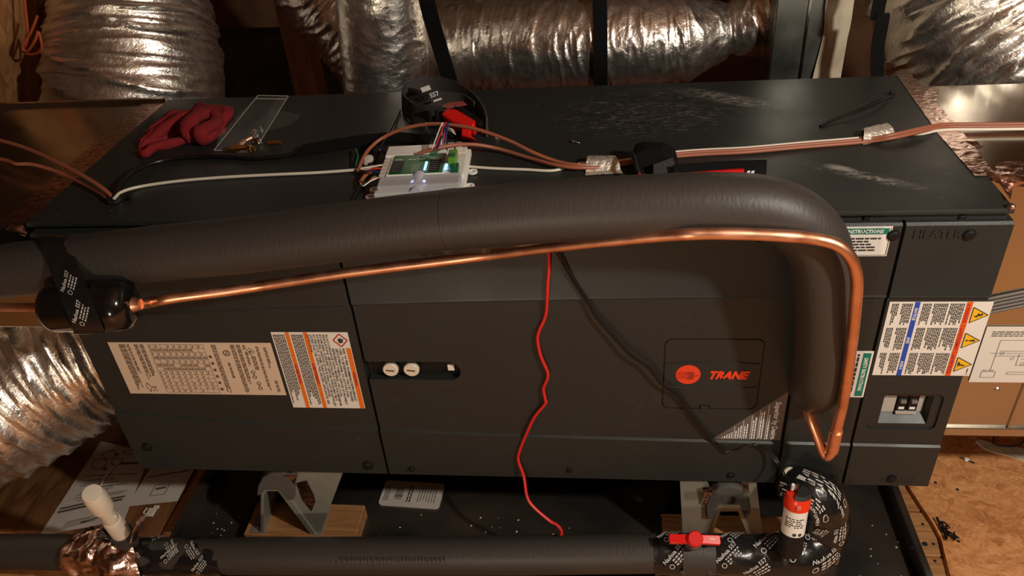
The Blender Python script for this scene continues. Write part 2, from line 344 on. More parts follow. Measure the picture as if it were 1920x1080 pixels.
# sheet of dark plywood on the left under the papers
a = T(0, 992, FLOOR)
MB().box(-1.6, a.y, FLOOR-.04, -.055, 1.1, FLOOR-.0005).build('plywood_sheet', M_PLY, smooth=0, bevel=.002, label='dark brown plywood sheet under the loose instruction papers', cat='plywood')
MB().box(-1.4, -.30, FLOOR-.0115, .9, -.215, FLOOR+.026).build('floor_joist', M_WOOD, smooth=0, bevel=.003, label='pine lumber lying in front of the platform below the drain pipe', cat='lumber')

# ------------------------------------------------------------------ drain pan
pan = thing('drain_pan', (0.8, .25, FLOOR), 'black drain pan with low rim under the air handler', 'drain pan')
px0, px1, py0, py1 = .014, 1.603, -.085, .62; zb = FLOOR+.002; zt = FLOOR+.046
MB().box(px0, py0, FLOOR, px1, py1, zb+.001).build('pan_floor', M_PAN, pan, smooth=0)
def rimbox(x0, y0, x1, y1): MB().box(x0, y0, zb, x1, y1, zt).build('rim', M_PAN, pan, smooth=0, bevel=.003)
rimbox(px0, py0, px0+.006, py1); rimbox(px1-.006, py0, px1, py1); rimbox(px0, py0, px1, py0+.006); rimbox(px0, py1-.006, px1, py1)
m = MB()
m.box(px1-.0045, py0, zt-.004, px1+.010, py1, zt); m.build('rim_lip', M_PAN, pan, smooth=0, bevel=.0015)
MB().box(px0-.010, py0, zt-.004, px0+.0045, py1, zt).build('rim_lip', M_PAN, pan, smooth=0, bevel=.0015)
mb = MB(); R = random.Random(3)
for _ in range(150):
    cx, cy = (R.uniform(.05, .30), R.uniform(-.04, .10)) if R.random() < .4 else (R.uniform(.05, 1.60), R.uniform(-.07, .12))
    if -.01 < cy < .095 and (.16 < cx < .435 or 1.085 < cx < 1.46): cy = .105
    r = R.uniform(.0008, .0032); mb.add([(cx+r*R.uniform(.6, 1.4)*math.cos(t), cy+r*math.sin(t), zb+.001) for t in (0, 2.1, 4.2)]+[(cx, cy, zb+.001+r)], [(0, 1, 3), (1, 2, 3), (2, 0, 3), (0, 2, 1)])
mb.build('plaster_crumbs', mat('crumb', (.6, .55, .47), .8), smooth=0, label='scattered pale plaster crumbs in the black drain pan', cat='debris', kind='stuff')

# ------------------------------------------------------------------ wood blocks and brackets
def block(x0, x1, lab):
    b = MB().box(x0, -.004, FLOOR+.003, x1, .088, FLOOR+.041)
    b.build('wood_block', M_WOOD, smooth=0, bevel=.002, label=lab, cat='wood block', group='wood blocks under the brackets')
ZBL = FLOOR+.041
block(.170, .426, 'pine block under the metal bracket nearer the instruction papers')
block(1.095, 1.45, 'pine block under the metal bracket beside the red valve handle')
def bracket(lab, wings, outer, inner, foam, feet, fm, scrap):
    # folded sheet: feet on the block, front wings rising to the cabinet, a trapezoid arch carrying a foam roll
    Y = .004
    def q(pts): return [(F(x, y, Y).x, max(F(x, y, Y).z, ZBL+.0005)) for x, y in pts]
    c = F(*foam[0], Y); t = thing('support_bracket', (c.x, .03, ZBL), lab, 'bracket', 'metal support brackets under the air handler')
    fr = front(0, 0, Y)
    for wpts in wings: MB().prism([(a, min(b, -.0015)) for a, b in q(wpts)], fr, -.0022, 0).build('wing', M_GALVB, t, smooth=0)
    MB().prism(q(outer)+q(inner)[::-1], fr, -.16, .003).build('arch', M_GALVB, t, smooth=0, bevel=.0006)
    for x0, x1 in feet:
        a, b = F(x0, 1000, Y).x, F(x1, 1000, Y).x
        MB().box(a, Y-.004, ZBL+.0003, b, Y+.07, ZBL+.0025).build('foot', M_GALVB, t, smooth=0)
        for yy in (.014, .040): MB().lathe([(.0048, 0), (.0048, .002), (.002, .0034)], ((a+b)/2, yy, ZBL+.0025), seg=10).build('screw', M_STEEL, t)
    fp = [(a, min(b, -.002)) for a, b in q(foam)]
    MB().prism(fp, fr, -.15, .010).build('foam_saddle', fm, t, smooth=40, bevel=.003)
    for s_ in scrap:
        g = MB(); poly(g, fr, q(s_), .0108 if s_ is scrap[0] else .0014); g.build('foil_tape', M_FOIL2, t)
    return t
bracket('galvanised bracket with a foam saddle nearer the instruction papers',
    [[(548, 882), (643, 882), (601, 1005), (592, 1005), (530, 915)]],
    [(491, 1003), (490, 922), (499, 910), (528, 910), (594, 1003)], [(497, 1003), (496, 926), (502, 919), (522, 919), (584, 1003)],
    [(484, 925), (486, 905), (496, 889), (512, 881), (534, 881), (548, 891), (556, 908), (553, 932), (543, 930), (527, 912), (499, 912), (491, 922)], [(472, 498), (588, 603)], M_GREYF,
    [[(531, 884), (548, 882), (560, 884), (556, 902), (545, 888)], [(556, 905), (575, 900), (588, 925), (592, 940), (584, 958), (566, 935)]])
bracket('galvanised bracket with a foam saddle beside the red valve handle',
    [[(1275, 902), (1326, 902), (1345, 948), (1331, 1003), (1280, 1003)], [(1390, 902), (1418, 902), (1430, 1003), (1409, 1003), (1388, 948)]],
    [(1328, 1003), (1349, 938), (1386, 938), (1411, 1003)], [(1334, 1003), (1351, 957), (1383, 957), (1402, 1003)],
    [(1323, 965), (1322, 940), (1332, 920), (1348, 908), (1368, 904), (1388, 909), (1402, 928), (1406, 950), (1402, 966), (1396, 966), (1386, 940), (1349, 940), (1338, 966)], [(1284, 1330), (1408, 1428)], M_GREYF,
    [[(1316, 906), (1332, 903), (1345, 907), (1330, 922), (1322, 938)], [(1388, 905), (1402, 905), (1406, 925), (1400, 922)]])

# ================================================================== air handler
ah = thing('air_handler', (L/2, D/2, 0), 'long dark grey air handler cabinet lying on its side', 'air handler')
MB().box(.004, .024, .004, L-.004, D, H-.012).build('cabinet_body', M_PAINT, ah, smooth=0, bevel=.003)
# top cover with folded front flange
cov = MB().box(0, -.001, H-.0025, L, D, H); cov.box(0, -.001, H-.0085, L, .0015, H-.0024); cov.build('top_cover', M_TOP, ah, smooth=0, bevel=.0012)
MB().box(.003, .010, .574, L-.003, .026, H-.004).build('screw_rail', M_PAINT, ah, smooth=0)
XAB, XBC, XCH = .535, 1.2965, 1.4195; G = .0025
Z1, Z2, ZP = .122, .433, .5765
def curve(tab, x):
    for (xa, za), (xb, zb_) in zip(tab, tab[1:]):
        if x <= xb: return za+(zb_-za)*(x-xa)/(xb-xa)
    return tab[-1][1]
C1 = [(-.01, .166), (.13, .153), (.27, .142), (.40, .133), (.545, .126), (.75, .1205), (.95, .1165), (1.1, .114), (1.3, .1115), (1.6, .109)]
C2 = [(-.01, .394), (.13, .404), (.27, .413), (.40, .420), (.53, .426), (.75, .433), (.95, .4375), (1.1, .4395), (1.3, .4395), (1.6, .438)]
def panel(name, x0, x1, lab):
    nx = max(1, round((x1-x0)/.07)); S = 11; m = MB()
    for k in range(nx+1):
        x = x0+(x1-x0)*k/nx; z1, z2 = curve(C1, x), curve(C2, x)
        m.v += [V((x, y, z)) for y, z in [(.024, 0), (0, 0), (-.004, .004), (-.004, z1-.0035), (0, z1), (0, z2), (-.0058, z2+.0030), (-.0042, z2+.0065), (-.004, ZP-.004), (0, ZP), (.024, ZP)]]
    for k in range(nx):
        for i in range(S): m.f.append((k*S+i, k*S+(i+1) % S, (k+1)*S+(i+1) % S, (k+1)*S+i))
    m.f += [list(range(S))[::-1], [nx*S+i for i in range(S)]]
    return m.build(name, M_PAINT, ah, smooth=12, label=lab)
pA = panel('front_panel', .0, XAB-G, 'front panel with the tan data label'); pB = panel('front_panel', XAB+G, XBC-G, 'wide front panel with the round red logo')
pC = panel('front_panel', XBC+G, XCH-G, 'narrow front panel behind the insulated pipe'); pD = panel('heater_panel', XCH+G, L+.004, 'end panel marked HEATER with breaker window')
fr0 = front(0, 0, 0)
# slot with two white caps
zs0, zs1 = .254, .297
slot = [(XAB-.02, zs0), (.690, zs0)]+[(.690+.0215*math.cos(math.radians(a)), (zs0+zs1)/2+.0215*math.sin(math.radians(a))) for a in range(-80, 81, 10)]+[(.690, zs1), (XAB-.02, zs1)]
cut(pB, MB().prism(slot, fr0, -.018, .02))
MB().box(XAB+.004, .0175, zs0-.006, .72, .0195, zs1+.006).build('slot_backing', M_BLACK, ah, smooth=0)
for px_ in (733, 772):
    c = F(px_, 691, .010); r = .0145
    cp = MB().lathe([(r*1.15, 0), (r*1.15, .006), (r, .007)], (c.x, .018, c.z), (0, -1, 0), 20).build('cap_collar', M_BLACK, ah)
    cp = MB().lathe([(r, 0), (r, .0115), (r*.9, .013)], (c.x, .017, c.z), (0, -1, 0), 24).build('service_cap', M_PVC, ah, label='round cream screw cap')
    a_ = .12; MB().box(-.0075, -.0006, -.0014, .0075, .0002, .0014, Matrix.Translation((c.x, .0038, c.z)) @ Matrix.Rotation(a_, 4, 'Y')).build('cap_slot', M_INKB, cp, smooth=0)
c = F(846, 688, .010); MB().box(c.x-.007, .008, c.z-.008, c.x+.006, .016, c.z+.006).build('slot_tab', M_WPL, ah, smooth=0, bevel=.002)
# logo door: groove, ribs, latch
u0, u1, v0, v1 = 1.074, 1.242, .1905, .353
outer = rrect(u0, v0, u1, v1, .014); inner = rrect(u0+.0022, v0+.0022, u1-.0022, v1-.0022, .012)
n = len(outer); g = MB(); 
g.v = [fr0(a, b, -.004) for a, b in outer]+[fr0(a, b, -.004) for a, b in inner]+[fr0(a, b, .004) for a, b in outer]+[fr0(a, b, .004) for a, b in inner]
for k in range(n):
    j = (k+1) % n; g.f += [(k, j, n+j, n+k), (2*n+k, 3*n+k, 3*n+j, 2*n+j), (k, 2*n+k, 2*n+j, j), (n+k, n+j, 3*n+j, 3*n+k)]
cut(pB, g)
def bow(z, s): return [V((u0+.004+(u1-u0-.008)*k/12, -.0006, z+s*(1-((k-6)/6)**2))) for k in range(13)]
for z, s in ((.297, .0045), (.2445, -.004)): MB().tube(bow(z, s), .0012, 6).build('door_rib', M_PAINT, ah)
MB().prism([(1.143, .1915), (1.158, .1915), (1.158, .1985), (1.143, .1985)], fr0, 0, .0022).build('door_latch', M_PAINT, ah, smooth=0, bevel=.0008)
for a, b, c_, d in ((1.1412, .1925, 1.143, .2002), (1.158, .1925, 1.1598, .2002), (1.143, .1986, 1.158, .2002)): cut(pB, MB().prism([(a, b), (c_, b), (c_, d), (a, d)], fr0, -.004, .004))
# round logo and name
lc = (F(1290, 702).x, F(1290, 702).z); lr = .0215
lg = MB().prism(circ(*lc, lr, 40), fr0, 0, .0010).build('logo_disc', M_LOGO, ah, smooth=0, label='round red logo with speed lines')
g = MB()
for k, (dz, a0, a1) in enumerate(((.0065, -.80, .35), (.0040, -.97, .35), (.0016, -1, .35), (-.0008, -1, .9), (-.0033, -.98, .9), (-.0058, -.95, .55), (-.0085, -.88, .45))):
    line(g, fr0, (lc[0]+a0*lr*.97, lc[1]+dz), (lc[0]+a1*lr, lc[1]+dz), .0009, .0013)
poly(g, fr0, [(lc[0]-.001, lc[1]+.006), (lc[0]+.0115, lc[1]+.006), (lc[0]+.0085, lc[1]-.011), (lc[0]-.0025, lc[1]-.011), (lc[0]+.002, lc[1]+.001), (lc[0]-.004, lc[1]+.001)], .0012)
g.build('logo_lines', mat('logo_dark', (.36, .022, .010), .5), lg, smooth=0)
g = MB(); p = F(1330, 709); put(g, fr0, 'TRANE', p.x, p.z, size=.0235, width=.069, lift=.0012, shear=.35, bold=.06, res=2, sp=1.0); g.build('brand_name', M_LOGO, ah, smooth=0, label='red TRANE lettering')
# embossed HEATER
fh = front(0, 0, -.004); p = F(1710, 444); solid_text('HEATER', fh, p.x, p.z, .0205, .070, -.0005, .0016, bold=.028).build('heater_lettering', M_PAINT, ah, smooth=0, label='raised HEATER lettering')
fhu = Fr((1.545, -.004, .012), (-1, 0, 0), (0, 0, -1)); solid_text('HEATER', fhu, 0, -.012, .016, .062, -.0005, .0010, bold=.01).build('heater_lettering', M_PAINT, ah, smooth=0)
# breaker window
cut(pD, MB().prism(rrect(1.438, .146, 1.5555, .231, .012), fr0, -.004, .02))
cut(pD, MB().prism([(1.458, .157), (1.5405, .157), (1.5405, .2245), (1.458, .2245)], fr0, -.03, .02))
bw_ = MB().box(1.45, .030, .150, 1.55, .034, .232).build('breaker_well', M_BLACK, ah, smooth=0)
MB().add([V((1.4575, .0045, .1565)), V((1.541, .0045, .1565)), V((1.535, .026, .176)), V((1.4575, .026, .176))], [(0, 1, 2, 3)]).build('window_bevel', M_PAINT, ah, smooth=0)
MB().add([V((1.541, .0045, .1565)), V((1.541, .0045, .2245)), V((1.535, .026, .2245)), V((1.535, .026, .176))], [(0, 1, 2, 3)]).build('window_bevel', M_PAINT, ah, smooth=0)
MB().box(1.4575, .018, .172, 1.486, .030, .226).build('breaker_plate', mat('grey_plate', (.42, .41, .38), .45), ah, smooth=0, bevel=.0015)
MB().box(1.524, .020, .172, 1.5345, .030, .226).build('breaker_plate', MATS['grey_plate'], ah, smooth=0, bevel=.001)
for k in range(2):
    x = 1.488+k*.0185
    br = MB().box(x, .016, .176, x+.0165, .030, .226).build('breaker', M_BLACK, ah, smooth=0, bevel=.001)
    MB().box(x+.003, .0105, .1985, x+.0135, .018, .205).build('breaker_toggle', mat('toggle_grey', (.16, .15, .14), .4), br, smooth=0, bevel=.0015)
    MB().box(x+.0035, .0150, .182, x+.013, .0165, .187).build('breaker_mark', M_WHITEP, br, smooth=0)
    MB().box(x+.004, .0150, .214, x+.012, .0165, .217).build('breaker_mark', M_REDP, br, smooth=0)
MB().box(1.488, .013, .172, 1.523, .018, .1775).build('breaker_rail', MATS['grey_plate'], ah, smooth=0)
# screws on the panels
for x, y, r in ((1675, 441, .008), (1817, 440, .008), (690, 872, .0095), (772, 878, .006), (1068, 881, .005), (1370, 890, .006), (1562, 897, .0075), (1672, 897, .0075), (276, 838, .0095), (1424, 446, .006)):
    p = F(x, y, -.004); s = MB().lathe([(r*1.25, 0), (r*1.25, .0012), (r, .0016), (r, .004), (r*.75, .0052)], (p.x, -.004, p.z), (0, -1, 0), 18).build('panel_screw', M_BLACK, ah)
    g = MB().box(-r*.6, -.0004, -r*.12, r*.6, .0004, r*.12, Matrix.Translation((p.x, -.0094, p.z)) @ Matrix.Rotation(.7, 4, 'Y')); g.build('screw_slot', M_BLACK, s, smooth=0)
for x in (1624, 1803):
    p = F(x, 408, .010); MB().lathe([(.006, 0), (.006, .002), (.004, .004)], (p.x, .0105, p.z), (0, -1, 0), 12).build('rail_screw', M_BLACK, ah)

# ---- printed labels
def label(name, x0, z0, x1, z1, down, m, desc, y=0):
    fr = frontdown(x0, z1, y) if down else front(x0, z0, y)
    wu, wv = (z1-z0, x1-x0) if down else (x1-x0, z1-z0)
    o = sheet(name, fr, wu, wv, m, ah, .0005, label=desc); return o, fr, wu, wv
def word(parent, m, fr, s, u, v, name='band_lettering', **kw):
    g = MB(); put(g, fr, s, u, v, **kw); return g.build(name, m, parent, smooth=0, fix=False)
def ink(mb, m, parent, name='print'): return mb.build(name, m, parent, smooth=0, fix=False, kind='stuff' if name in ('print', 'band_marks', 'tape_lettering', 'terminal_print', 'face_print', 'diagram_print', 'strap_print', 'logo_lines') else None) if mb.v else None

# tan data plate
o, fr, U, W_ = label('data_label', .051, .2125, .368, .340, True, M_LABELT, 'long tan data label with tables')
g = MB()
fine(g, fr, .004, .118, .018, .034, .0027, seed=3, ragged=.2); fine(g, fr, .004, .075, .036, .042, .0027, seed=4); fine(g, fr, .004, .09, .050, .059, .0027, seed=5); fine(g, fr, .004, .085, .061, .070, .0027, seed=6)
tu0, tu1, tv0, tv1 = .004, .123, .078, .186
for k in range(14): line(g, fr, (tu0+(tu1-tu0)*k/13, tv0), (tu0+(tu1-tu0)*k/13, tv1), .0005)
for k in range(10): line(g, fr, (tu0, tv0+(tv1-tv0)*k/9), (tu1, tv0+(tv1-tv0)*k/9), .0005)
R = random.Random(11)
for k in range(13):
    for j in range(9):
        u = tu0+(tu1-tu0)*(k+.25)/13; v = tv0+(tv1-tv0)*(j+.2)/9
        if R.random() < .85:
            for q in range(3 if k in (3, 5, 6, 1) else 1): rect(g, fr, u, v+q*.0034, u+.0045, v+q*.0034+.0018, .0013)
for k in range(6): rect(g, fr, .03+k*.016, .190, .036+k*.016, .195, .0013)
fine(g, fr, .004, .122, .199, .211, .0031, seed=8, ragged=.1)
put(g, fr, 'AIR HANDLER', .046, .2225, size=.0062, bold=.03)
for r in (.0105, .0085):
    cpts = circ(.024, .2265, r*.62, 20); 
    for k in range(20): line(g, fr, cpts[k], cpts[(k+1) % 20], .0008)
put(g, fr, 'UL', .0205, .2245, size=.006, bold=.03)
fine(g, fr, .004, .122, .236, .247, .0029, seed=9, ragged=.1); fine(g, fr, .004, .105, .249, .258, .0026, seed=10, ragged=.3)
put(g, fr, 'A2L', .004, .262, size=.007, bold=.03)
dm = [(.012, .273), (.004+.0165, .2645), (.0285, .273), (.0205, .2815)]
for k in range(4): line(g, fr, dm[k], dm[(k+1) % 4], .0009)
poly(g, fr, circ(.0205, .273, .0028, 10), .0013)
fine(g, fr, .022, .055, .262, .268, .0026, seed=12); fine(g, fr, .031, .064, .270, .281, .0028, seed=13)
for cu in (.070, .098):
    for du in (0, .012):
        c_ = circ(cu+du, .266+.004*(cu > .08), .0035, 12)
        for k in range(12): line(g, fr, c_[k], c_[(k+1) % 12], .0014)
    line(g, fr, (cu+.0035, .266+.004*(cu > .08)), (cu+.0085, .266+.004*(cu > .08)), .0014)
fine(g, fr, .008, .115, .284, .292, .0028, seed=14, ragged=.1); fine(g, fr, .010, .06, .298, .307, .003, seed=15); fine(g, fr, .09, .122, .300, .309, .003, seed=16)
bx = [(.098, .044), (.110, .050), (.122, .046), (.110, .040)]
for k in range(4): line(g, fr, bx[k], bx[(k+1) % 4], .001)
put(g, fr, 'EC', .108, .052, size=.012, bold=.0); ink(g, M_INKB, o)

# orange warning label
o, fr, U, W_ = label('refrigerant_label', .3745, .181, .517, .365, True, M_LABEL, 'white warning label with orange bands')
for r_ in ((.036, W_-.0095, U, W_-.001), (0, .060, U, .0675), (0, .026, U, .0335)): ink(rect(MB(), fr, *r_), M_ORANGE, o, 'orange_band')
for s_, u_, v_ in (('WARNING', .092, W_-.0078), ('AVERTISSEMENT', .072, .0612), ('ADVERTENCIA', .075, .0272)): word(o, M_REDP, fr, s_, u_, v_, size=.0070, bold=.03)
g = MB()
t1 = ['RISK OF FIRE. FLAMMABLE REFRIGERANT', 'USED. TO BE REPAIRED ONLY BY TRAINED', 'SERVICE PERSONNEL. DO NOT PUNCTURE', 'REFRIGERANT TUBING. DISPOSE OF PROPERLY']
t2 = ['IN ACCORDANCE WITH FEDERAL OR LOCAL', 'REGULATIONS. SEE INSTALLER\'S GUIDE FOR MINIMUM', 'ROOM AREA. AUXILIARY DEVICES WHICH MAY BE A', 'POTENTIAL IGNITION SOURCE SHALL NOT BE INSTALLED', 'IN THE DUCT, OTHER THAN AUXILIARY DEVICES', 'LISTED FOR USE WITH THE SPECIFIC APPLIANCE. SEE', 'INSTRUCTIONS.']
for k, s in enumerate(t1): put(g, fr, s, .037, W_-.0165-k*.0065, size=.0062, width=[.128, .130, .118, .138][k], bold=.018)
for k, s in enumerate(t2): put(g, fr, s, .005, W_-.0420-k*.0058+.0, size=.0058, width=[.150, .172, .160, .174, .150, .168, .042][k], bold=.018)
fine(g, fr, .005, .176, .0345, .0595, .0032, seed=21, wl=(.003, .009), gap=.0012); fine(g, fr, .005, .172, .002, .0255, .0032, seed=22, wl=(.003, .009), gap=.0012)
ink(g, M_INK, o)
g = MB(); d_ = [(.003, W_-.017), (.0185, W_-.0315+.002), (.034, W_-.017), (.0185, W_-.0035)]
d_ = [(.0035, W_-.0165), (.018, W_-.0295), (.0325, W_-.0165), (.018, W_-.0035)]
for k in range(4): line(g, fr, d_[k], d_[(k+1) % 4], .0022)
ink(g, M_REDP, o, 'hazard_diamond')
g = MB(); poly(g, fr, [(.0235, W_-.020), (.0245, W_-.015), (.020, W_-.0105), (.0195, W_-.013), (.0145, W_-.0095), (.0155, W_-.0145), (.0125, W_-.015), (.015, W_-.021)], .0013); ink(g, M_INK, o, 'flame_mark')

# white heater warning label
o, fr, U, W_ = label('heater_label', 1.4265, .275, 1.5835, .4295, True, M_LABEL, 'white warning label with blue and orange bands and yellow triangles')
g = MB(); rect(g, fr, 0, .1175, U, .1265); ink(g, M_DORANGE, o, 'orange_band')
g = MB(); rect(g, fr, 0, .039, U, .047); ink(g, M_BLUE, o, 'blue_band')
for s_, u_ in (('NOTICE', .012), ('AVIS', .071), ('AVISO', .122)): word(o, M_WHITEP, fr, s_, u_, .0405, size=.0068, bold=.03)
for s_, u_, w_ in (('WARNING', .010, .031), ('AVERTISSEMENT', .057, .042), ('ADVERTENCIA', .110, .040)): word(o, M_REDP, fr, s_, u_, .1192, size=.0070, width=w_, bold=.025)
g = MB()
for u in (.048, .1025): rect(g, fr, u, .1175, u+.0006, .1265, .0013)
for u in (.0045, .0525, .106): poly(g, fr, [(u, .119), (u+.004, .119), (u+.002, .1235)], .0013)
ink(g, M_REDP, o, 'band_marks')
gi = MB()
for k, u in enumerate((.026, .078, .129)):
    tri = [(u-.0155, .1295), (u+.0155, .1295), (u, .1545)]
    ink(poly(MB(), fr, tri, .0009), M_YEL, o, 'hazard_triangle')
    for q in range(3): line(gi, fr, tri[q], tri[(q+1) % 3], .0013, .0014)
    if k == 0: poly(gi, fr, [(u-.001, .147), (u+.003, .143), (u+.0005, .141), (u+.005, .138), (u+.002, .1325), (u+.0015, .137), (u-.004, .1395), (u-.001, .1425), (u-.004, .145)], .0014)
    elif k == 1: poly(gi, fr, [(u-.0022, .147), (u+.0022, .147), (u+.001, .1375), (u-.001, .1375)], .0014); poly(gi, fr, circ(u, .1345, .0018, 10), .0014)
    else: poly(gi, fr, [(u-.006, .134), (u-.001, .136), (u+.002, .144), (u+.004, .1435), (u+.002, .135), (u+.006, .134), (u+.002, .1325), (u-.004, .132)], .0014)
for k, (ua, ub) in enumerate(((.003, .046), (.052, .099), (.105, .151))):
    fine(gi, fr, ua, ub, .0935, .116, .0028, seed=30+k, wl=(.003, .008), gap=.001, para=7); fine(gi, fr, ua, ub, .068, .091, .0028, seed=40+k, wl=(.003, .008), gap=.001, para=8)
    fine(gi, fr, ua, ub, .0495, .066, .0028, seed=50+k, wl=(.003, .008), gap=.001); fine(gi, fr, ua, ub, .018, .037, .0028, seed=60+k, wl=(.003, .008), gap=.001, para=6); fine(gi, fr, ua, ub, .004, .016, .0028, seed=70+k, wl=(.003, .008), gap=.001, para=4, ragged=.5)
fine(gi, fr, .138, .151, .1495, .1525, .0025, seed=80); ink(gi, M_INK, o)

# two green-headed safety labels
o, fr, U, W_ = label('safety_label', 1.358, .2235, 1.4205, .3275, True, M_LABEL, 'white safety label with a green header strip')
g = MB(); rect(g, fr, .004, W_-.016, U-.003, W_-.003); ink(g, M_GREEN, o, 'green_band')
g = MB(); put(g, fr, 'SAFETY INSTRUCTIONS', .014, W_-.0128, size=.0088, width=.074, bold=.025); ink(g, M_WHITEP, o, 'band_lettering')
g = MB(); fine(g, fr, .006, U-.008, .004, W_-.018, .0068, h=.5, seed=90, ragged=.3); ink(g, M_INK, o)
o, fr, U, W_ = label('safety_label', 1.270, .5195, 1.403, .5725, False, M_LABEL, 'white label headed INSTRUCTIONS by the HEATER panel', y=-.004)
g = MB(); rect(g, fr, .003, W_-.0135, U-.004, W_-.003); ink(g, M_GREEN, o, 'green_band')
g = MB(); put(g, fr, 'SAFETY INSTRUCTIONS', .040, W_-.0112, size=.0088, width=.081, bold=.03); ink(g, M_WHITEP, o, 'band_lettering')
g = MB(); fine(g, fr, .006, U-.014, .006, W_-.017, .0052, h=.55, seed=91, ragged=.3)
for a, b in (((.002, .002), (U-.002, .002)), ((U-.002, .002), (U-.002, W_-.002))): line(g, fr, a, b, .0008)
ink(g, M_INK, o)

# triangular sales sticker
fr = frontdown(1.170, .2345); o = MB().prism([(.1195, 0), (0, .1225), (.1195, .1225)], fr, 0, .0005).build('corner_sticker', M_TRIM, ah, smooth=0, label='grey triangular corner sticker with white lettering')
g = MB(); put(g, fr, 'Superior by Design', .024, .1045, size=.0135, width=.092, bold=.03, res=2)
for v in (.038, .053, .067, .080, .094): line(g, fr, (.1195-.1195*v/.1225+.003, v), (.118, v), .0009)
ink(g, mat('pale_blue_print', (.72, .80, .86), .5), o, 'lettering')
g = MB()
for k, (va, vb) in enumerate(((.008, .036), (.040, .051), (.055, .065), (.069, .078), (.082, .092), (.096, .101))):
    v = va
    while v < vb-.002:
        u = .1195-.1195*v/.1225+.010; R = random.Random(k*31+int(v*1e4)); u += R.uniform(0, .25)*(.115-u) if k < 5 else .02
        while u < .115:
            d = R.uniform(.003, .008); rect(g, fr, u, v, min(u+d, .116), v+.0024, .0013); u += d+.0012
        v += .0042
ink(g, M_WHITEP, o)

# ================================================================== plenums and sheet metal
pl = thing('return_plenum', (-.6, .27, 0), 'dull brown galvanised plenum box joined to the cabinet end with the filter drier', 'plenum')
MB().box(-1.25, .004, .372, -.006, .546, H-.004).build('plenum_shell', M_GALV, pl, smooth=0, bevel=.0015)
MB().box(-.055, .006, H-.004, .0, .546, H-.0022).build('tape_strip', M_FOIL2, pl, smooth=0)
MB().box(-1.25, -.002, H-.038, -.004, .004, H-.003).build('front_flange', M_GALV, pl, smooth=0)
MB().box(-1.2, .543, H-.004, -.01, .552, H+.004).build('back_seam', M_GALV, pl, smooth=0)
def crumple(name, parent, path, r, m, seed, amp=.5, seg=14, n=30, flat=1.0, **kw):
    P = spline(path, max(2, n//(len(path)-1))); fr = frames(P); g = MB(); N_ = len(fr)
    for i, (p, t, u, w_) in enumerate(fr):
        rr = r[min(int(i/(N_-1)*(len(r)-1)), len(r)-2)]*(1-(i/(N_-1)*(len(r)-1)) % 1)+r[min(int(i/(N_-1)*(len(r)-1))+1, len(r)-1)]*((i/(N_-1)*(len(r)-1)) % 1) if isinstance(r, list) else r
        for k in range(seg):
            a = 2*math.pi*k/seg; d = noise.noise(V((p.x*40+seed, p.y*40+math.cos(a)*1.6, p.z*40+math.sin(a)*1.6)))
            g.v.append(p+(u*math.cos(a)*flat+w_*math.sin(a))*rr*(1+amp*d))
    g.f = [(i*seg+k, i*seg+(k+1) % seg, (i+1)*seg+(k+1) % seg, (i+1)*seg+k) for i in range(N_-1) for k in range(seg)]+[list(range(seg))[::-1], [(N_-1)*seg+k for k in range(seg)]]
    return g.build(name, m, parent, smooth=kw.pop('smooth', 25), **kw)
crumple('tape_crumple', pl, [(-.03, -.004, H-.006), (-.012, -.006, H-.010), (.0, -.004, H-.018)], [.006, .010, .006], M_FOIL2, 3, .6, flat=.6)

pr = thing('supply_plenum', (1.9, .3, .05), 'dull brown galvanised plenum box joined to the HEATER end with foil tape', 'plenum')
PY0, PY1 = .100, .500
MB().box(L+.004, PY0, .056, 3.0, PY1, H-.006).build('plenum_shell', M_GALV, pr, smooth=0, bevel=.0015)
MB().box(L+.006, PY0-.006, .040, 3.0, PY0+.02, .060).build('bottom_flange', M_GALV, pr, smooth=0, bevel=.0015)
p0 = F(1893, 790, PY0); MB().box(p0.x-.002, PY0-.004, .060, p0.x+.003, PY0+.002, F(1816, 716, PY0).z-.003).build('standing_seam', M_GALV, pr, smooth=0, bevel=.0008)
p0 = F(1870, 731, PY0); MB().lathe([(.0045, 0), (.0045, .002), (.002, .0035)], (p0.x, PY0, p0.z), (0, -1, 0), 10).build('screw', M_STEEL, pr)
def tape_patch(pts, Z, seed, m=M_FOIL2, name='tape_strip', parent=pr):
    # wrinkled foil strip laid on a top surface; pts are four corners a,b,c,d
    a, b, c, d = [V((*q, Z)) for q in pts]; R = random.Random(seed)
    def fn(i, j):
        p = (a*(1-j)+b*j)*(1-i)+(d*(1-j)+c*j)*i
        return V((p.x, p.y, Z+.0008+.0016*abs(noise.noise(V((p.x*55+seed, p.y*55, 0))))))
    return MB().grid(fn, 26, 8).build(name, m, parent, smooth=20)
def tp(x, y, Z=H): p = T(x, y, Z); return (p.x, p.y)
tape_patch([tp(1680, 141), tp(1708, 140), tp(1790, 232), tp(1748, 236)], H, 4)
tape_patch([tp(1752, 244), tp(1800, 243), tp(1868, 330), tp(1828, 331)], H, 5)
tape_patch([tp(1700, 148), tp(1722, 162), tp(1800, 242), tp(1770, 243)], H, 9)
tape_patch([tp(1868, 300), tp(1925, 298), tp(1930, 334), tp(1868, 334)], H-.004, 6)
tape_patch([tp(1728, 165), tp(1762, 164), tp(1754, 195), tp(1750, 190)], H-.003, 7)
g = MB(); poly(g, front(0, 0, .0), [(L-.001, H-.004), (L+.002, H-.004), (L+.03, H-.06)], .0); 
crumple('tape_crumple', pr, [(L+.004, PY0+.015, H-.001), (L+.03, PY0-.002, H-.004), (L+.085, PY0-.003, H-.006)], [.010, .016, .009], M_FOIL2, 8, .7, flat=.5)
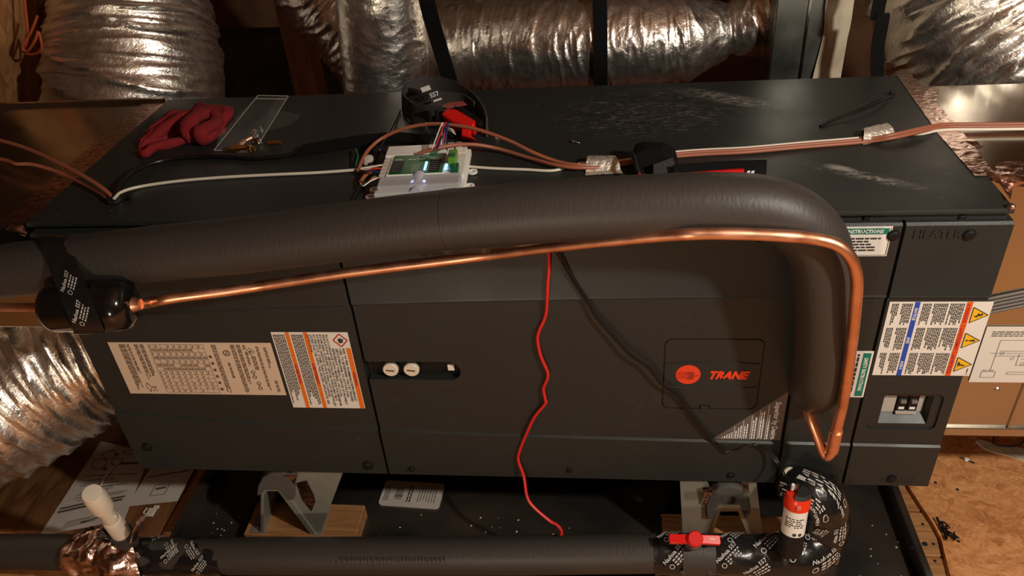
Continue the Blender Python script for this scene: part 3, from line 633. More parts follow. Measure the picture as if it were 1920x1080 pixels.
crumple('tape_crumple', pr, [tuple(T(1812, 265, H)), tuple(T(1824, 268, H)), tuple(T(1836, 276, H))], [.004, .007, .003], M_FOIL2, 18, .7, flat=.5)
MB().add([T(1862, 335, H)+V((.003, -.002, .001)), F(1895, 375, .012)+V((.0, 0, 0)), F(1900, 345, PY0-.006), F(1875, 336, PY0-.008)], [(0, 1, 2, 3)]).build('tape_strip', M_FOIL2, pr, smooth=0)
MB().lathe([(.006, 0), (.007, .003), (.004, .006)], (L-.006, .002, H), seg=7).build('tape_crumple', M_FOIL2, pr)

# wiring diagram on the supply plenum
fr = Fr(F(1816, 716, PY0-.002), (1, 0, 0), (0, 0, 1)); wu = .26; wv = F(1830, 610, PY0).z-F(1830, 714, PY0).z
dg = thing('wiring_diagram', F(1816, 716, PY0-.002), 'white wiring diagram sheet stuck on the galvanised plenum beside the HEATER panel', 'sheet')
sheet('paper', fr, wu, wv, M_LABEL, dg, .0006)
g = MB(); R = random.Random(2)
fine(g, fr, .012, .095, wv-.022, wv-.008, .0045, seed=101); fine(g, fr, .10, .2, wv-.022, wv-.008, .0045, seed=102)
for a, b in (((.03, wv-.03), (.25, wv-.03)), ((.03, wv-.03), (.03, .03)), ((.035, wv-.055), (.10, wv-.055)), ((.03, wv-.066), (.25, wv-.066)), ((.085, wv-.04), (.085, wv-.085)), ((.09, wv-.04), (.09, wv-.085)), ((.07, wv-.062), (.07, wv-.088)), ((.07, wv-.088), (.20, wv-.088)), ((.075, wv-.073), (.20, wv-.073)), ((.095, wv-.088), (.095, wv-.115)), ((.06, wv-.104), (.16, wv-.104)), ((.06, wv-.104), (.06, .02)), ((.06, .02), (.2, .02)), ((.02, wv-.060), (.11, wv-.060))): line(g, fr, a, b, .0009)
for q in range(10): c_ = circ(.04+.02*q, wv-.06-(q % 3)*.012, .003, 10); [line(g, fr, c_[k], c_[(k+1) % 10], .0007) for k in range(10)]
for a, b, c_, d in ((.016, .012, .040, .026),):
    for e, f_ in (((a, b), (c_, b)), ((c_, b), (c_, d)), ((c_, d), (a, d)), ((a, d), (a, b))): line(g, fr, e, f_, .0009)
fine(g, fr, .016, .040, .027, .031, .003, seed=103); ink(g, mat('diagram_ink', (.16, .14, .12), .7), dg, 'diagram_print')
# grey cables above the sheet
for k in range(5):
    p = spline([F(1838, 590-k*6.5, .0965), F(1870, 583-k*6.5, .0965), F(1925, 572-k*6.5, .0965), F(2050, 548-k*6.5, .0965)], 6)
    MB().tube(p, .0028, 8).build('grey_cable', mat('grey_cable_jacket', (.14, .125, .11), .45), smooth=60, label='dark grey cable in the bunch above the wiring diagram', cat='cable', group='grey cables above the wiring diagram')

# sheet-metal riser behind, with mastic
a, b = F(1446, 100, .78), F(1546, 100, .78)
rs = thing('metal_riser', ((a.x+b.x)/2, .95, FLOOR), 'grey galvanised duct riser standing behind the cabinet', 'duct')
MB().box(a.x, .78, FLOOR-.01, b.x, 1.05, 1.62).build('riser_shell', mat('grey_galvanised', (.34, .35, .31), .36, 1, rvar=(10, .26, .44)), rs, smooth=0, bevel=.003)
s1 = F(1512, 60, .778); MB().box(s1.x-.003, .776, .2, s1.x+.002, .781, 1.62).build('riser_seam', M_GALV, rs, smooth=0)
c0, c1 = F(1540, 80, .775), F(1590, 80, .775)
def mfn(i, j):
    z = .1+1.5*i; x = c0.x-.004+(c1.x-c0.x+.004)*j; e = .012*noise.noise(V((z*9, j*2, 3)))
    return V((x+e*(1-j), .772+.010*noise.noise(V((x*30, z*20, 0)))+(.03*(j-.6) if j > .6 else 0), z))
MB().grid(mfn, 60, 10).build('mastic_band', M_MASTIC, rs)
MB().box(c0.x+.01, .785, FLOOR-.01, c1.x, 1.0, 1.62).build('riser_flange', M_MASTIC, rs, smooth=0)

# ================================================================== flexible foil ducts
def resample(P, n):
    d = [0]
    for i in range(1, len(P)): d.append(d[-1]+(P[i]-P[i-1]).length)
    out = []; j = 0
    for k in range(n+1):
        s = d[-1]*k/n
        while j < len(d)-2 and d[j+1] < s: j += 1
        t = (s-d[j])/max(1e-9, d[j+1]-d[j]); out.append(P[j].lerp(P[j+1], min(max(t, 0), 1)))
    return out, d[-1]
def flex(name, path, rads, label, seed, wr=.016, axf=16, arf=.9, fine_amp=.004, n=170, seg=84, m=M_FOIL, tight=None):
    P, Ln = resample(spline(path, 14), n); fr = frames(P); g = MB(); q = len(rads)-1
    for i, (p, t, u, w_) in enumerate(fr):
        f = i/n*q; k0 = min(int(f), q-1); R0 = rads[k0]*(1-(f-k0))+rads[k0+1]*(f-k0); s = i/n*Ln
        for k in range(seg):
            a = 2*math.pi*k/seg; c, sn = math.cos(a), math.sin(a)
            n1 = noise.noise(V((s*axf+1.5*noise.noise(V((s*3, c*.8+seed, sn*.8))), c*arf+seed*3.1, sn*arf)))
            n2 = noise.noise(V((s*axf*2.3, c*arf*1.7+seed, sn*arf*1.7+5)))
            n3 = noise.noise(V((s*60, c*7+seed, sn*7)))
            d = wr*(max(0, 1-2.2*abs(n1))**2-.3)+wr*.45*(max(0, 1-2.2*abs(n2))**2)+fine_amp*n3
            g.v.append(p+(u*c+w_*sn)*(R0+d))
    g.f = [(i*seg+k, i*seg+(k+1) % seg, (i+1)*seg+(k+1) % seg, (i+1)*seg+k) for i in range(n) for k in range(seg)]
    root = thing(name, P[0] if P[0].z < P[-1].z else P[-1], label, 'duct')
    g.build('foil_jacket', m, root, smooth=45, fix=False)
    return root, fr, P
flex('flexible_duct', [F(235, -330, 1.25), F(242, -150, 1.12), F(246, 0, 1.0), F(256, 120, .92), F(256, 230, .86), F(250, 420, .80)], [.165, .17, .19, .225, .225, .20], 'wide dull silver flexible duct rising behind the red cloth', 1, wr=.011, axf=24, arf=.5, fine_amp=.001, n=320, seg=110)
flex('flexible_duct', [F(450, -230, 1.25), F(528, -105, 1.22), F(598, -12, 1.20), F(668, 72, 1.18), F(722, 150, 1.17)], [.112]*5, 'slanting silver flexible duct behind the upright one', 2, wr=.008, axf=20, arf=.6, fine_amp=.0015, n=220)
vd, vfr, _ = flex('flexible_duct', [F(710, -330, .80), F(713, -100, .80), F(718, 60, .80), F(726, 180, .80), F(735, 420, .80)], [.106, .106, .106, .105, .10], 'upright silver flexible duct with a bright shine behind the headlamp', 3, wr=.0012, axf=30, arf=1.4, fine_amp=.0006, n=300, seg=110)
hd, hfr, _ = flex('flexible_duct', [F(806, 88, 1.075), F(870, 88, 1.00), F(1000, 86, .94), F(1130, 80, .92), F(1260, 72, .92), F(1360, 56, .92), F(1418, 44, .92), F(1436, 40, .92), F(1447, 36, .92)],
     [.110, .112, .114, .114, .114, .114, .112, .106, .06, .09], 'horizontal silver flexible duct behind the cabinet hung in black straps', 4, wr=.0036, axf=28, arf=.7, fine_amp=.0010, n=340, seg=110)
flex('flexible_duct', [V((1.71, 1.20, 1.38)), V((1.72, 1.04, 1.05)), V((1.765, .90, .76)), V((1.89, .80, .52)), V((2.12, .77, .36)), V((2.5, .77, .28))], [.17, .19, .205, .215, .20, .19], 'wide crumpled silver flexible duct bending down behind the supply plenum', 5, wr=.013, axf=24, arf=.7, fine_amp=.002, n=320, seg=110)
flex('flexible_duct', [V((-.012, .30, .165)), V((-.06, .298, .164)), V((-.13, .275, .158)), V((-.26, .19, .135)), V((-.42, .10, .085)), V((-.66, .03, .075)), V((-1.05, -.03, .07))], [.180, .184, .188, .190, .186, .18, .17], 'wide shiny flexible duct below the filter drier leaving the cabinet end', 6, wr=.013, axf=24, arf=.6, fine_amp=.0015, n=280, seg=110)

# hanger straps
def ribbon(name, pts, width, wdir, label, m=M_STRAP, t=.0025, n=6, group=None, parent=None):
    P = spline(pts, n); g = MB(); wd = V(wdir).normalized()*width/2
    fr = frames(P)
    for p, tt, u, w_ in fr:
        nn = tt.cross(wd).normalized()*t/2; g.v += [p-wd-nn, p+wd-nn, p+wd+nn, p-wd+nn]
    for i in range(len(P)-1):
        for k in range(4): g.f.append((i*4+k, i*4+(k+1) % 4, (i+1)*4+(k+1) % 4, (i+1)*4+k))
    g.f += [(3, 2, 1, 0), tuple((len(P)-1)*4+k for k in range(4))]
    return g.build(name, m, parent, label=label, cat='strap' if not parent else None, group=group)
dc = F(1126, 82, .92)
arcp = [V((dc.x+.004*k*0, .92-.126*math.cos(math.radians(a)), dc.z+.126*math.sin(math.radians(a)))) for k, a in enumerate(range(-85, 50, 15))]
ribbon('hanger_strap', arcp+[V((dc.x-.004, .90, dc.z+.35)), V((dc.x-.008, .92, 1.815))], .034, (1, 0, 0), 'black webbing strap slung round the middle of the horizontal duct', n=4)
ribbon('hanger_strap', [V((F(782, -120, .70).x-.02, .66, 1.975)), F(782, -120, .70), F(800, 0, .705), F(822, 80, .71), F(846, 160, .70), F(862, 215, .72), F(868, 260, .80)], .036, (1, 0, .1), 'black webbing strap slanting down beside the upright duct')
ribbon('hanger_strap', [V((F(1672, -90, .62).x+.10, .62, 2.0)), F(1672, -90, .62), F(1656, 30, .615), F(1646, 90, .61), F(1645, 160, .60)], .026, (1, 0, 0), 'black ribbed strap against the wide crumpled duct')

# ================================================================== framing at the back
a, b = F(537, 110, 1.43), F(583, 110, 1.43)
MB().box(a.x, 1.43, FLOOR-.012, b.x, 1.52, 1.45).build('wall_stud', M_WOODZ, smooth=0, bevel=.003, label='pale pine stud standing behind the slanting duct', cat='timber')
for (x0, y0, x1, y1, yy, w_, lab) in ((70, 240, 56, -160, 1.12, .080, 'brown timber post with the orange wire loop'), (0, 260, -2, -160, .85, .09, 'reddish brown timber post beyond the return plenum edge')):
    p, q = F(x0, y0, yy), F(x1, y1, yy); d = (q-p)*.9
    MB().add([p+V((sx*w_/2, sy*.045, 0))+d*k for k in (0, 1) for sx, sy in ((-1, -1), (1, -1), (1, 1), (-1, 1))], [(0, 1, 2, 3), (7, 6, 5, 4), (0, 4, 5, 1), (1, 5, 6, 2), (2, 6, 7, 3), (3, 7, 4, 0)]).build('timber_post', M_WOODZ, smooth=0, label=lab, cat='timber')
p = spline([F(40, -60, .78), F(48, 20, .78), F(52, 70, .775), F(44, 95, .775), F(60, 102, .77), F(78, 92, .765), F(72, 60, .765), F(66, 75, .762), F(52, 95, .765), F(42, 88, .765), F(58, 60, .768), F(70, 30, .77)], 8)
MB().tube(p, .0035, 8).build('orange_wire', mat('orange_jacket', (.40, .07, .02), .5), smooth=60, label='looped orange wire hanging by the brown timber post', cat='wire')
def batt(x0, x1, y0, y1, yy, seed, lab):
    A, B = F(x0, y1, yy), F(x1, y0, yy); A.z = FLOOR+.015
    def fn(i, j):
        x = A.x+(B.x-A.x)*i; z = A.z+(B.z-A.z)*j
        return V((x+.03*noise.noise(V((z*5, seed, 0))), yy-.10*math.sqrt(max(0, 1-(2*i-1)**2))*math.sqrt(max(0, 1-(2*j-1)**2))-.04*noise.noise(V((x*7+seed, z*7, 1))), z+.03*noise.noise(V((x*5, seed, 4)))))
    def fb(i, j): q = fn(i, j); return V((q.x, yy+.08, q.z))
    g = MB().grid(fn, 24, 24); n_ = len(g.v); g.grid(fb, 1, 1)
    g.build('insulation_batt', M_BATT, label=lab, cat='insulation')
batt(415, 540, 60, 230, 1.66, 1, 'dark grey insulation batt behind the slanting duct')
batt(592, 660, 120, 240, 1.95, 5, 'dark insulation batt beside the pine stud')

# ================================================================== refrigerant lines
suction = [V((-1.6, -.07, F(-420, 545, -.06).z-.02)), V((-1.0, -.065, F(-420, 545, -.06).z-.005)), F(-420, 545, -.06), F(-120, 523, -.055), F(40, 504, -.055), F(160, 490, -.055), F(300, 475, -.06), F(450, 460, -.062), F(600, 441, -.065), F(800, 417, -.072), F(1000, 399, -.08), F(1200, 388, -.085), F(1340, 384, -.087), F(1430, 390, -.086), F(1490, 412, -.084), F(1530, 455, -.080), F(1543, 520, -.074), F(1546, 600, -.066), F(1542, 670, -.058), F(1536, 712, -.046), F(1530, 728, -.004)]
sl = thing('insulated_suction_line', F(1536, 712, -.046), 'thick black foam insulated pipe sweeping across the cabinet front', 'pipe')
SP = spline(suction, 10)
MB().tube(SP, .0455, 40).build('foam_sleeve', M_FOAM, sl, smooth=60)
# long glued seam and a patch where two lengths meet
fr_ = frames(SP)
g = MB(); i0 = int(len(SP)*.46)
g.tube(SP[i0:i0+2], .0462, 40); g.build('sleeve_joint', M_FOAM, sl, smooth=60)
# copper liquid line
cop = [F(256, 567, -.085), F(330, 558, -.078), F(430, 545, -.068), F(640, 513, -.055), F(850, 487, -.050), F(1020, 465, -.050), F(1150, 451, -.055), F(1260, 441, -.068), F(1350, 438, -.10), F(1450, 441, -.13), F(1520, 447, -.142), F(1566, 458, -.144), F(1594, 482, -.143), F(1606, 520, -.138), F(1604, 570, -.132), F(1597, 640, -.12), F(1583, 740, -.095), F(1570, 800, -.085), F(1562, 835, -.08)]
uend = [F(1562, 835, -.08), F(1557, 850, -.080), F(1550, 855, -.077), F(1543, 846, -.072), F(1535, 825, -.064), F(1521, 788, -.046), F(1513, 763, -.026), F(1509, 750, .004)]
def clear(x, y, Y, gap):
    """nearest depth at or in front of Y where a point seen at pixel (x, y) keeps `gap` from the insulated pipe's axis"""
    while min((F(x, y, Y)-q).length for q in SP) < gap and Y > -.25: Y -= .001
    return Y
SP2 = SP; SP = [SP2[i].lerp(SP2[i+1], t/4) for i in range(len(SP2)-1) for t in range(4)]+[SP2[-1]]
def pix(p): d = p-CAM; z = d.dot(CF); return 960+FPX*d.dot(CR)/z, 540-FPX*d.dot(CU)/z
DY = max(-.125, clear(250, 570, clear(86, 575, -.09, .082), .082))
cop[0] = F(256, 570, DY)+V((.006, 0, 0)); cop = spline(cop, 3)
_need = [p.y if k < 2 or k > len(cop)-4 else clear(*pix(p), p.y, .0552) for k, p in enumerate(cop)]
_arc = [0]
for k in range(1, len(cop)): _arc.append(_arc[-1]+(cop[k]-cop[k-1]).length)
cop = [p if k < 2 else F(*pix(p), min(y+.30*abs(a-_arc[k]) for y, a in zip(_need, _arc))) for k, p in enumerate(cop)]

cl = thing('copper_liquid_line', F(1550, 855, -.08), 'bare copper pipe running under the insulated one and bending to a U', 'pipe')
MB().tube(spline(cop, 4), .0088, 16).build('copper_run', M_COPPER, cl, smooth=60)
MB().tube(spline(uend, 8), .0088, 16).build('return_bend', M_COPPER, cl, smooth=60)
MB().tube(spline([F(1568, 808, -.085), F(1563, 832, -.081), F(1560, 845, -.080)], 5), .0106, 16).build('brazed_socket', M_COPPER, cl, smooth=60)
MB().tube(spline([V((-1.6, DY-.01, F(-300, 574, DY).z-.045)), F(-300, 576, DY-.006), F(0, 576, DY), F(84, 576, DY)], 6), .0072, 14).build('copper_stub', M_COPPER, cl, smooth=60)
# small wrapped tag on the copper
a, b = F(786, 478, -.040), F(922, 464, -.040)
tg = MB().add([F(786, 470, -.046), F(920, 459, -.046), F(922, 474, -.056), F(788, 481, -.056)]+[F(786, 470, -.046)+V((0, .003, 0)), F(920, 459, -.046)+V((0, .003, 0)), F(922, 474, -.056)+V((0, .003, 0)), F(788, 481, -.056)+V((0, .003, 0))], [(0, 1, 2, 3), (7, 6, 5, 4), (0, 4, 5, 1), (1, 5, 6, 2), (2, 6, 7, 3), (3, 7, 4, 0)])
tg.build('clear_tube', mat('clear_sleeve', (.20, .14, .09), .12, var=(60, (.42, .33, .24), .5, .7)), smooth=0, label='flat clear plastic tube resting along the copper pipe', cat='tube')

# filter drier
dr = thing('filter_drier', F(170, 618, -.10), 'glossy black filter drier canister strapped under the insulated pipe', 'filter drier')
A, B = F(86, 576, DY), F(252, 571, DY); ax = (B-A); ln = ax.length; rr = .0415
MB().lathe([(.010, 0), (.026, .002), (rr*.9, .010), (rr, .022), (rr, ln*.62), (rr*1.03, ln*.63), (rr*1.03, ln*.66), (rr, ln*.67), (rr, ln-.028), (rr*.92, ln-.013), (rr*.6, ln-.003), (.012, ln)], A, ax, 40).build('canister', mat('gloss_black_paint', (.004, .004, .004), .10, coat=.5), dr, smooth=50)
MB().lathe([(.015, -.006), (.0125, .000), (.0100, .006), (.0094, .012)], B, ax, 20).build('copper_fitting', M_COPPER, dr, smooth=50)
sl_ = MB().lathe([(rr+.0006, ln*.40), (rr+.0006, ln*.42)], A, ax, 40)
sl_.build('body_seam', MATS['gloss_black_paint'], dr)

# ------------------------------------------------------------------ printed black tape helper
M_TPRINT = mat('tape_print', (.55, .53, .50), .5)
def tape_print(surf, spots, parent, sz, seed=0, parts=('Nashua 557', 'PRINT'), seg=True):
    """surf(u, v) -> point, normal; spots = (u, v, angle) in metres on the tape"""
    g = MB(); R = random.Random(seed)
    for (u, v, ang) in spots:
        ca, sa = math.cos(ang), math.sin(ang)
        def fr(a, b, c=.0012):
            p, n = surf(u+a*ca-b*sa, v+a*sa+b*ca); return p+n*c
        put(g, fr, 'Nashua 557', 0, 0, size=sz, bold=.02, lift=.0014)
        W_ = glyphs('Nashua 557', bold=.02)[2]*sz
        c_ = circ(W_*.12, -sz*1.1, sz*.42, 10)
        for k in range(10): line(g, fr, c_[k], c_[(k+1) % 10], sz*.13, .0014)
        for q in range(3):
            x = W_*.30
            while x < W_*.9:
                d = R.uniform(.1, .25)*W_*.5; rect(g, fr, x, -sz*(.6+.5*q), min(x+d, W_*.95), -sz*(.6+.5*q)+sz*.25, .0014); x += d+sz*.2
    return ink(g, M_TPRINT, parent, 'tape_lettering')
# tape band round suction line and drier
bd = thing('tape_band', F(140, 620, -.1), 'printed black tape band tying the filter drier to the insulated pipe', 'tape')
k0 = F(128, 494, -.055); k1 = F(150, 575, DY)
def hull(th):
    # closed loop round two circles in the y-z plane, parameter 0..1; starts at the top
    c0, r0, c1, r1 = V((0, k0.y, k0.z)), .0485, V((0, k1.y, k1.z)), .0445
    d = (c1-c0); L_ = d.length; al = math.atan2(d.z, d.y)
    a = 2*math.pi*th
    dirv = V((0, math.cos(a), math.sin(a)))
    s0 = c0.dot(dirv)+r0; s1 = c1.dot(dirv)+r1
    return (c0+dirv*r0 if s0 > s1 else c1+dirv*r1), dirv
bw2 = .052
_hp = [hull(.25+k/360)[0] for k in range(361)]; HPL, HLEN = resample(_hp, 240)
def band_pt(u, v):            # u across, v metres upward along the loop (negative runs down the front from the top)
    f = ((-v)/HLEN % 1)*240; i = int(f); p = HPL[i].lerp(HPL[(i+1) % 241], f-i); d = HPL[min(i+1, 240)]-HPL[max(i-1, 0)]
    n = V((0, d.z, -d.y)).normalized(); c = (V((0, k0.y, k0.z))+V((0, k1.y, k1.z)))/2
    if n.dot(V((0, p.y, p.z))-c) < 0: n = -n
    x = k0.x                                  # the wrap slants steadily from the pipe's top to the drier's underside
    for _ in range(4):
        a, b = pix(V((x, p.y, p.z))); x += (102+.39*(min(max(b, 450), 625)-455)-a)*(V((x, p.y, p.z))-CAM).dot(CF)/FPX
    x += u
    return V((x, p.y, p.z))+n*(.0014*noise.noise(V((x*60, p.z*60, 2)))), n
MB().grid(lambda i, j: band_pt(-bw2/2+bw2*j, -HLEN*min(i, .9999))[0], 120, 10).build('tape_surface', M_TAPE, bd, smooth=40, fix=False)
tape_print(band_pt, [(-.016, -.100, 1.0), (-.016, -.150, 1.0)], bd, .0086, 1)

# ------------------------------------------------------------------ condensate drain line
YP = -.10
dp = thing('drain_line', F(700, 1040, YP), 'black insulated drain pipe running along the front edge of the pan', 'pipe')
dl = [V((-1.7, YP-.01, F(-500, 1030, YP-.01).z)), F(-500, 1030, YP-.01), F(-100, 1034, YP), F(0, 1034, YP), F(140, 1036, YP), F(300, 1042, YP), F(430, 1042, YP), F(650, 1042, YP), F(900, 1041, YP), F(1100, 1039, YP), F(1232, 1037, YP)]
DP = spline(dl, 8); MB().tube(DP, .0375, 32).build('foam_sleeve', M_FOAM, dp, smooth=60)
g = MB(); a = F(634, 1056, YP-.0365); b = F(834, 1056, YP-.0365)
fr = Fr(a, (b-a).normalized(), V((0, .45, .9)).normalized()); fine(g, fr, 0, (b-a).length, -.0012, .0108, .0118, h=.7, ragged=0, wl=(.002, .007), gap=.002, seed=77); ink(g, mat('faded_print', (.062, .053, .043), .7), dp, 'pipe_lettering')
# taped elbow run and trap
trap = [F(1226, 1038, YP), F(1300, 1038, YP), F(1400, 1040, YP), F(1470, 1043, YP), F(1512, 1033, -.090), F(1537, 1004, -.068), F(1543, 968, -.056), F(1530, 935, -.052), F(1505, 918, -.040), F(1487, 912, -.006)]
TP = resample(spline(trap, 12), 120)[0]; tfr = frames(TP); g = MB(); sg = 40
for i, (p, t, u, w_) in enumerate(tfr):
    f = i/120; R0 = .038+.010*min(1, max(0, (f-.35)/.25))-.014*max(0, (f-.84)/.16)
    for k in range(sg):
        a = 2*math.pi*k/sg; d = .0022*noise.noise(V((p.x*28+math.cos(a), p.y*28, p.z*28+math.sin(a)*1.3)))*2+.0015*abs(noise.noise(V((f*60, math.cos(a)*3, math.sin(a)*3))))
        g.v.append(p+(u*math.cos(a)+w_*math.sin(a))*(R0+d))
g.f = [(i*sg+k, i*sg+(k+1) % sg, (i+1)*sg+(k+1) % sg, (i+1)*sg+k) for i in range(120) for k in range(sg)]+[list(range(sg))[::-1], [120*sg+k for k in range(sg)]]
tr = thing('taped_trap', F(1510, 1060, YP), 'drain trap and elbow wrapped in printed black tape', 'drain trap')
g.build('tape_wrap', M_TAPE, tr, smooth=40)
tl = sum(((TP[i+1]-TP[i]).length for i in range(120)))
def trap_surf(u, v):     # u along the run (m), v round it (m), 0 facing the camera
    f = min(max(u/tl, 0), .999)*120; i = int(f); p = TP[i].lerp(TP[i+1], f-i); t, uu, w_ = tfr[i][1:]
    R0 = .0385+.010*min(1, max(0, (f/120-.35)/.25))-.014*max(0, (f/120-.84)/.16)
    tocam = (CAM-p); tocam = (tocam-t*tocam.dot(t)).normalized(); side = tocam.cross(t)
    a = v/R0; n = tocam*math.cos(a)+side*math.sin(a); return p+n*(R0+.0012), n
tape_print(trap_surf, [(.012, .028, .9), (.020, -.02, .8), (.128, .030, .8), (.115, -.016, .75), (.185, .012, .8), (.165, -.04, .7), (.235, .0, .6), (.215, .045, .5), (.292, .030, -.4), (.275, -.025, -.3), (.345, .022, -.2), (.335, -.030, .2), (.405, .015, .1), (.40, -.035, .3)], tr, .0105, 4)
# white stub where the drain leaves the cabinet
c = F(1482, 890, -.022); MB().lathe([(.0150, -.016), (.0150, .003), (.0110, .007)], (c.x, c.y, c.z), (-.1, -.25, 1), 20).build('white_stub', M_PVC, tr)

# red ball valve
vc = F(1302, 1012, YP-.030)
vv = thing('ball_valve', vc, 'red lever ball valve on the taped drain run', 'valve')
up = V((0, -.50, .86)).normalized()
MB().lathe([(.0165, -.024), (.0165, -.008)], vc, up, 20).build('valve_stem', M_GREYF, vv)
MB().lathe([(.0135, -.010), (.0142, .004), (.0142, .016), (.012, .019)], vc, up, 24).build('handle_hub', M_REDPL, vv)
fx = Fr(vc, (1, 0, 0), up.cross(V((1, 0, 0)))*1.0)
for sx in (-1, 1):
    pts_ = [(.010*sx, -.008), (.044*sx, -.0085), (.046*sx, -.006), (.046*sx, .006), (.044*sx, .0085), (.010*sx, .008)]
    mbb = MB(); n_ = len(pts_); base = 0
    mbb.v = [fx(a, b, -.004-.12*abs(a)) for a, b in pts_]+[fx(a, b, .012-.12*abs(a)) for a, b in pts_]
    mbb.f = [list(range(n_)), list(range(n_, 2*n_))]+[(i, (i+1) % n_, n_+(i+1) % n_, n_+i) for i in range(n_)]
    wg = mbb.build('handle_wing', M_REDPL, vv, smooth=30, bevel=.0012)
g = MB(); put(g, lambda a, b, c: fx(.026+a, b-.001, .0125-.12*(.026+a)), 'ON', 0, 0, size=.006, lift=.001, bold=.02); ink(g, M_WHITEP, vv, 'handle_mark')
# foam patch under the handle
def pf(i, j):
    x = F(1276+60*i, 1050, YP).x; a = math.radians(70-120*j); q = F(1305, 1038, YP)
    return V((x, q.y-.0425*math.cos(a), q.z+.0425*math.sin(a)))
MB().grid(pf, 8, 14).build('foam_patch', M_FOAM, vv)
for x in (1280, 1330): q = F(x, 1072, YP-.038); MB().lathe([(.001, 0), (.006, .001), (.0065, .004), (.003, .0065)], q, (0, -.8, .3), 14).build('foam_button', M_FOAM, vv)

# float switch
fs_b = F(1484, 1008, -.125); fs_t = F(1496, 931, -.105); fa = (fs_t-fs_b); fl = fa.length; fd = fa.normalized()
fs = thing('float_switch', fs_b, 'white float switch with red and black cap standing on the drain trap', 'float switch')
r = .0215
MB().lathe([(r*1.02, -.030), (r*1.02, .016)], fs_b, fd, 28).build('black_sleeve', M_BLACK, fs)
bo = MB().lathe([(r*.97, .014), (r*.97, fl*.80)], fs_b, fd, 32).build('white_body', M_WPL, fs)
MB().lathe([(r*1.04, fl*.78), (r*1.06, fl*.82), (r*1.05, fl*1.0), (r*.9, fl*1.06), (.002, fl*1.07)], fs_b, fd, 32).build('red_cap', M_REDC, fs)
tcm = (CAM-fs_b); tcm = (tcm-fd*tcm.dot(fd)).normalized(); sd = fd.cross(tcm)*-1
if sd.x < 0: sd = -sd
top = fs_b+fd*(fl*1.06)
hp = [top+(sd*math.cos(a)+tcm*math.sin(a))*r*1.02 for a in [math.radians(k) for k in range(-80, 101, 12)]]; n_ = len(hp)
MB().add(hp+[p+fd*.007-(p-top)*.12 for p in hp], [list(range(n_))[::-1], list(range(n_, 2*n_))]+[(i, (i+1) % n_, n_+(i+1) % n_, n_+i) for i in range(n_)]).build('black_half_cap', mat('grey_black_plastic', (.025, .027, .027), .5), fs)
MB().box(-.004, -.003, -.004, .004, .003, .006, Matrix.Translation(fs_b+fd*(fl*.9)+tcm*r*1.02+sd*.004)).build('cap_tab', mat('pink_tab', (.8, .16, .10), .35), fs, bevel=.001)
def fsurf(a, b, c=.001):
    ang = a/r; n = tcm*math.cos(ang)+sd*math.sin(ang); return fs_b+fd*(.018+b)+n*(r*.97+c)
g = MB(); fine(g, fsurf, -.012, .014, fl*.43, fl*.43+.0075, .0075, seed=55, lift=.0006, h=.7, ragged=0, wl=(.004, .006), gap=.0006)
fine(g, fsurf, -.016, .018, fl*.16, fl*.44, .0042, seed=5, lift=.0006, h=.5); [poly(g, fsurf, circ(.004+k*.010, .004, .0035, 10), .0006) for k in range(2)]
ink(g, M_INK, bo)

# ------------------------------------------------------------------ left end: PVC vent, foil and tape
pv_b, pv_t = F(228, 1000, -.115), F(178, 932, -.165); pa = pv_t-pv_b; pl_ = pa.length
pv = thing('pvc_vent', pv_b, 'white PVC cleanout stub with cap tilted out of the drain pipe', 'pipe')
R1 = .0175
MB().lathe([(R1*1.06, -.012), (R1*1.06, pl_*.36), (R1*.95, pl_*.40)], pv_b, pa, 28).build('pvc_coupling', M_PVC, pv)
MB().lathe([(R1*.84, pl_*.30), (R1*.84, pl_*.80)], pv_b, pa, 28).build('pvc_pipe', M_PVC, pv)
MB().lathe([(R1*.9, pl_*.735), (R1*1.16, pl_*.74), (R1*1.18, pl_*1.04), (R1*1.0, pl_*1.10), (.002, pl_*1.105)], pv_b, pa, 28).build('pvc_cap', M_PVC, pv)
MB().lathe([(R1*1.22, -.050), (R1*1.30, -.03), (R1*1.30, .006)], pv_b, pa, 28).build('foam_collar', M_FABRIC, pv)
MB().tube([pv_b+pa*.42+V((.016, -.004, .004)), pv_b+pa*.50+V((.017, -.004, .004))], .003, 8).build('glue_bead', M_PVC, pv)
crumple('foil_wrap', dp, [F(138, 1040, -.105), F(165, 1036, -.11), F(205, 1042, -.115), F(240, 1046, -.115), F(262, 1040, -.105)], [.036, .043, .046, .047, .040], M_FOIL2, 21, .42, seg=44, n=70, smooth=20, label='crumpled reddish foil tape')
crumple('foil_flap', dp, [F(250, 1012, -.12), F(258, 990, -.135), F(264, 975, -.14)], [.010, .012, .003], M_FOIL2, 31, .3, seg=16, n=14, flat=.35)
g = MB(); W0 = [F(248, 1042, YP), F(330, 1044, YP), F(425, 1043, YP)]; WP = resample(spline(W0, 10), 50)[0]; wfr = frames(WP)
for i, (p, t, u, w_) in enumerate(wfr):
    for k in range(36):
        a = 2*math.pi*k/36; g.v.append(p+(u*math.cos(a)+w_*math.sin(a))*(.0395+.0035*noise.noise(V((p.x*30, math.cos(a)*1.4, math.sin(a)*1.4)))))
g.f = [(i*36+k, i*36+(k+1) % 36, (i+1)*36+(k+1) % 36, (i+1)*36+k) for i in range(50) for k in range(36)]
tw = g.build('tape_wrap', M_TAPE, dp, smooth=40, fix=False, label='printed black tape wrap')
def wsurf(u, v):
    f = min(max(u/.22, 0), .999)*50; i = int(f); p = WP[i].lerp(WP[i+1], f-i); t = wfr[i][1]
    tc_ = (CAM-p); tc_ = (tc_-t*tc_.dot(t)).normalized(); sd_ = tc_.cross(t); a = v/.041; n = tc_*math.cos(a)+sd_*math.sin(a); return p+n*.0425, n
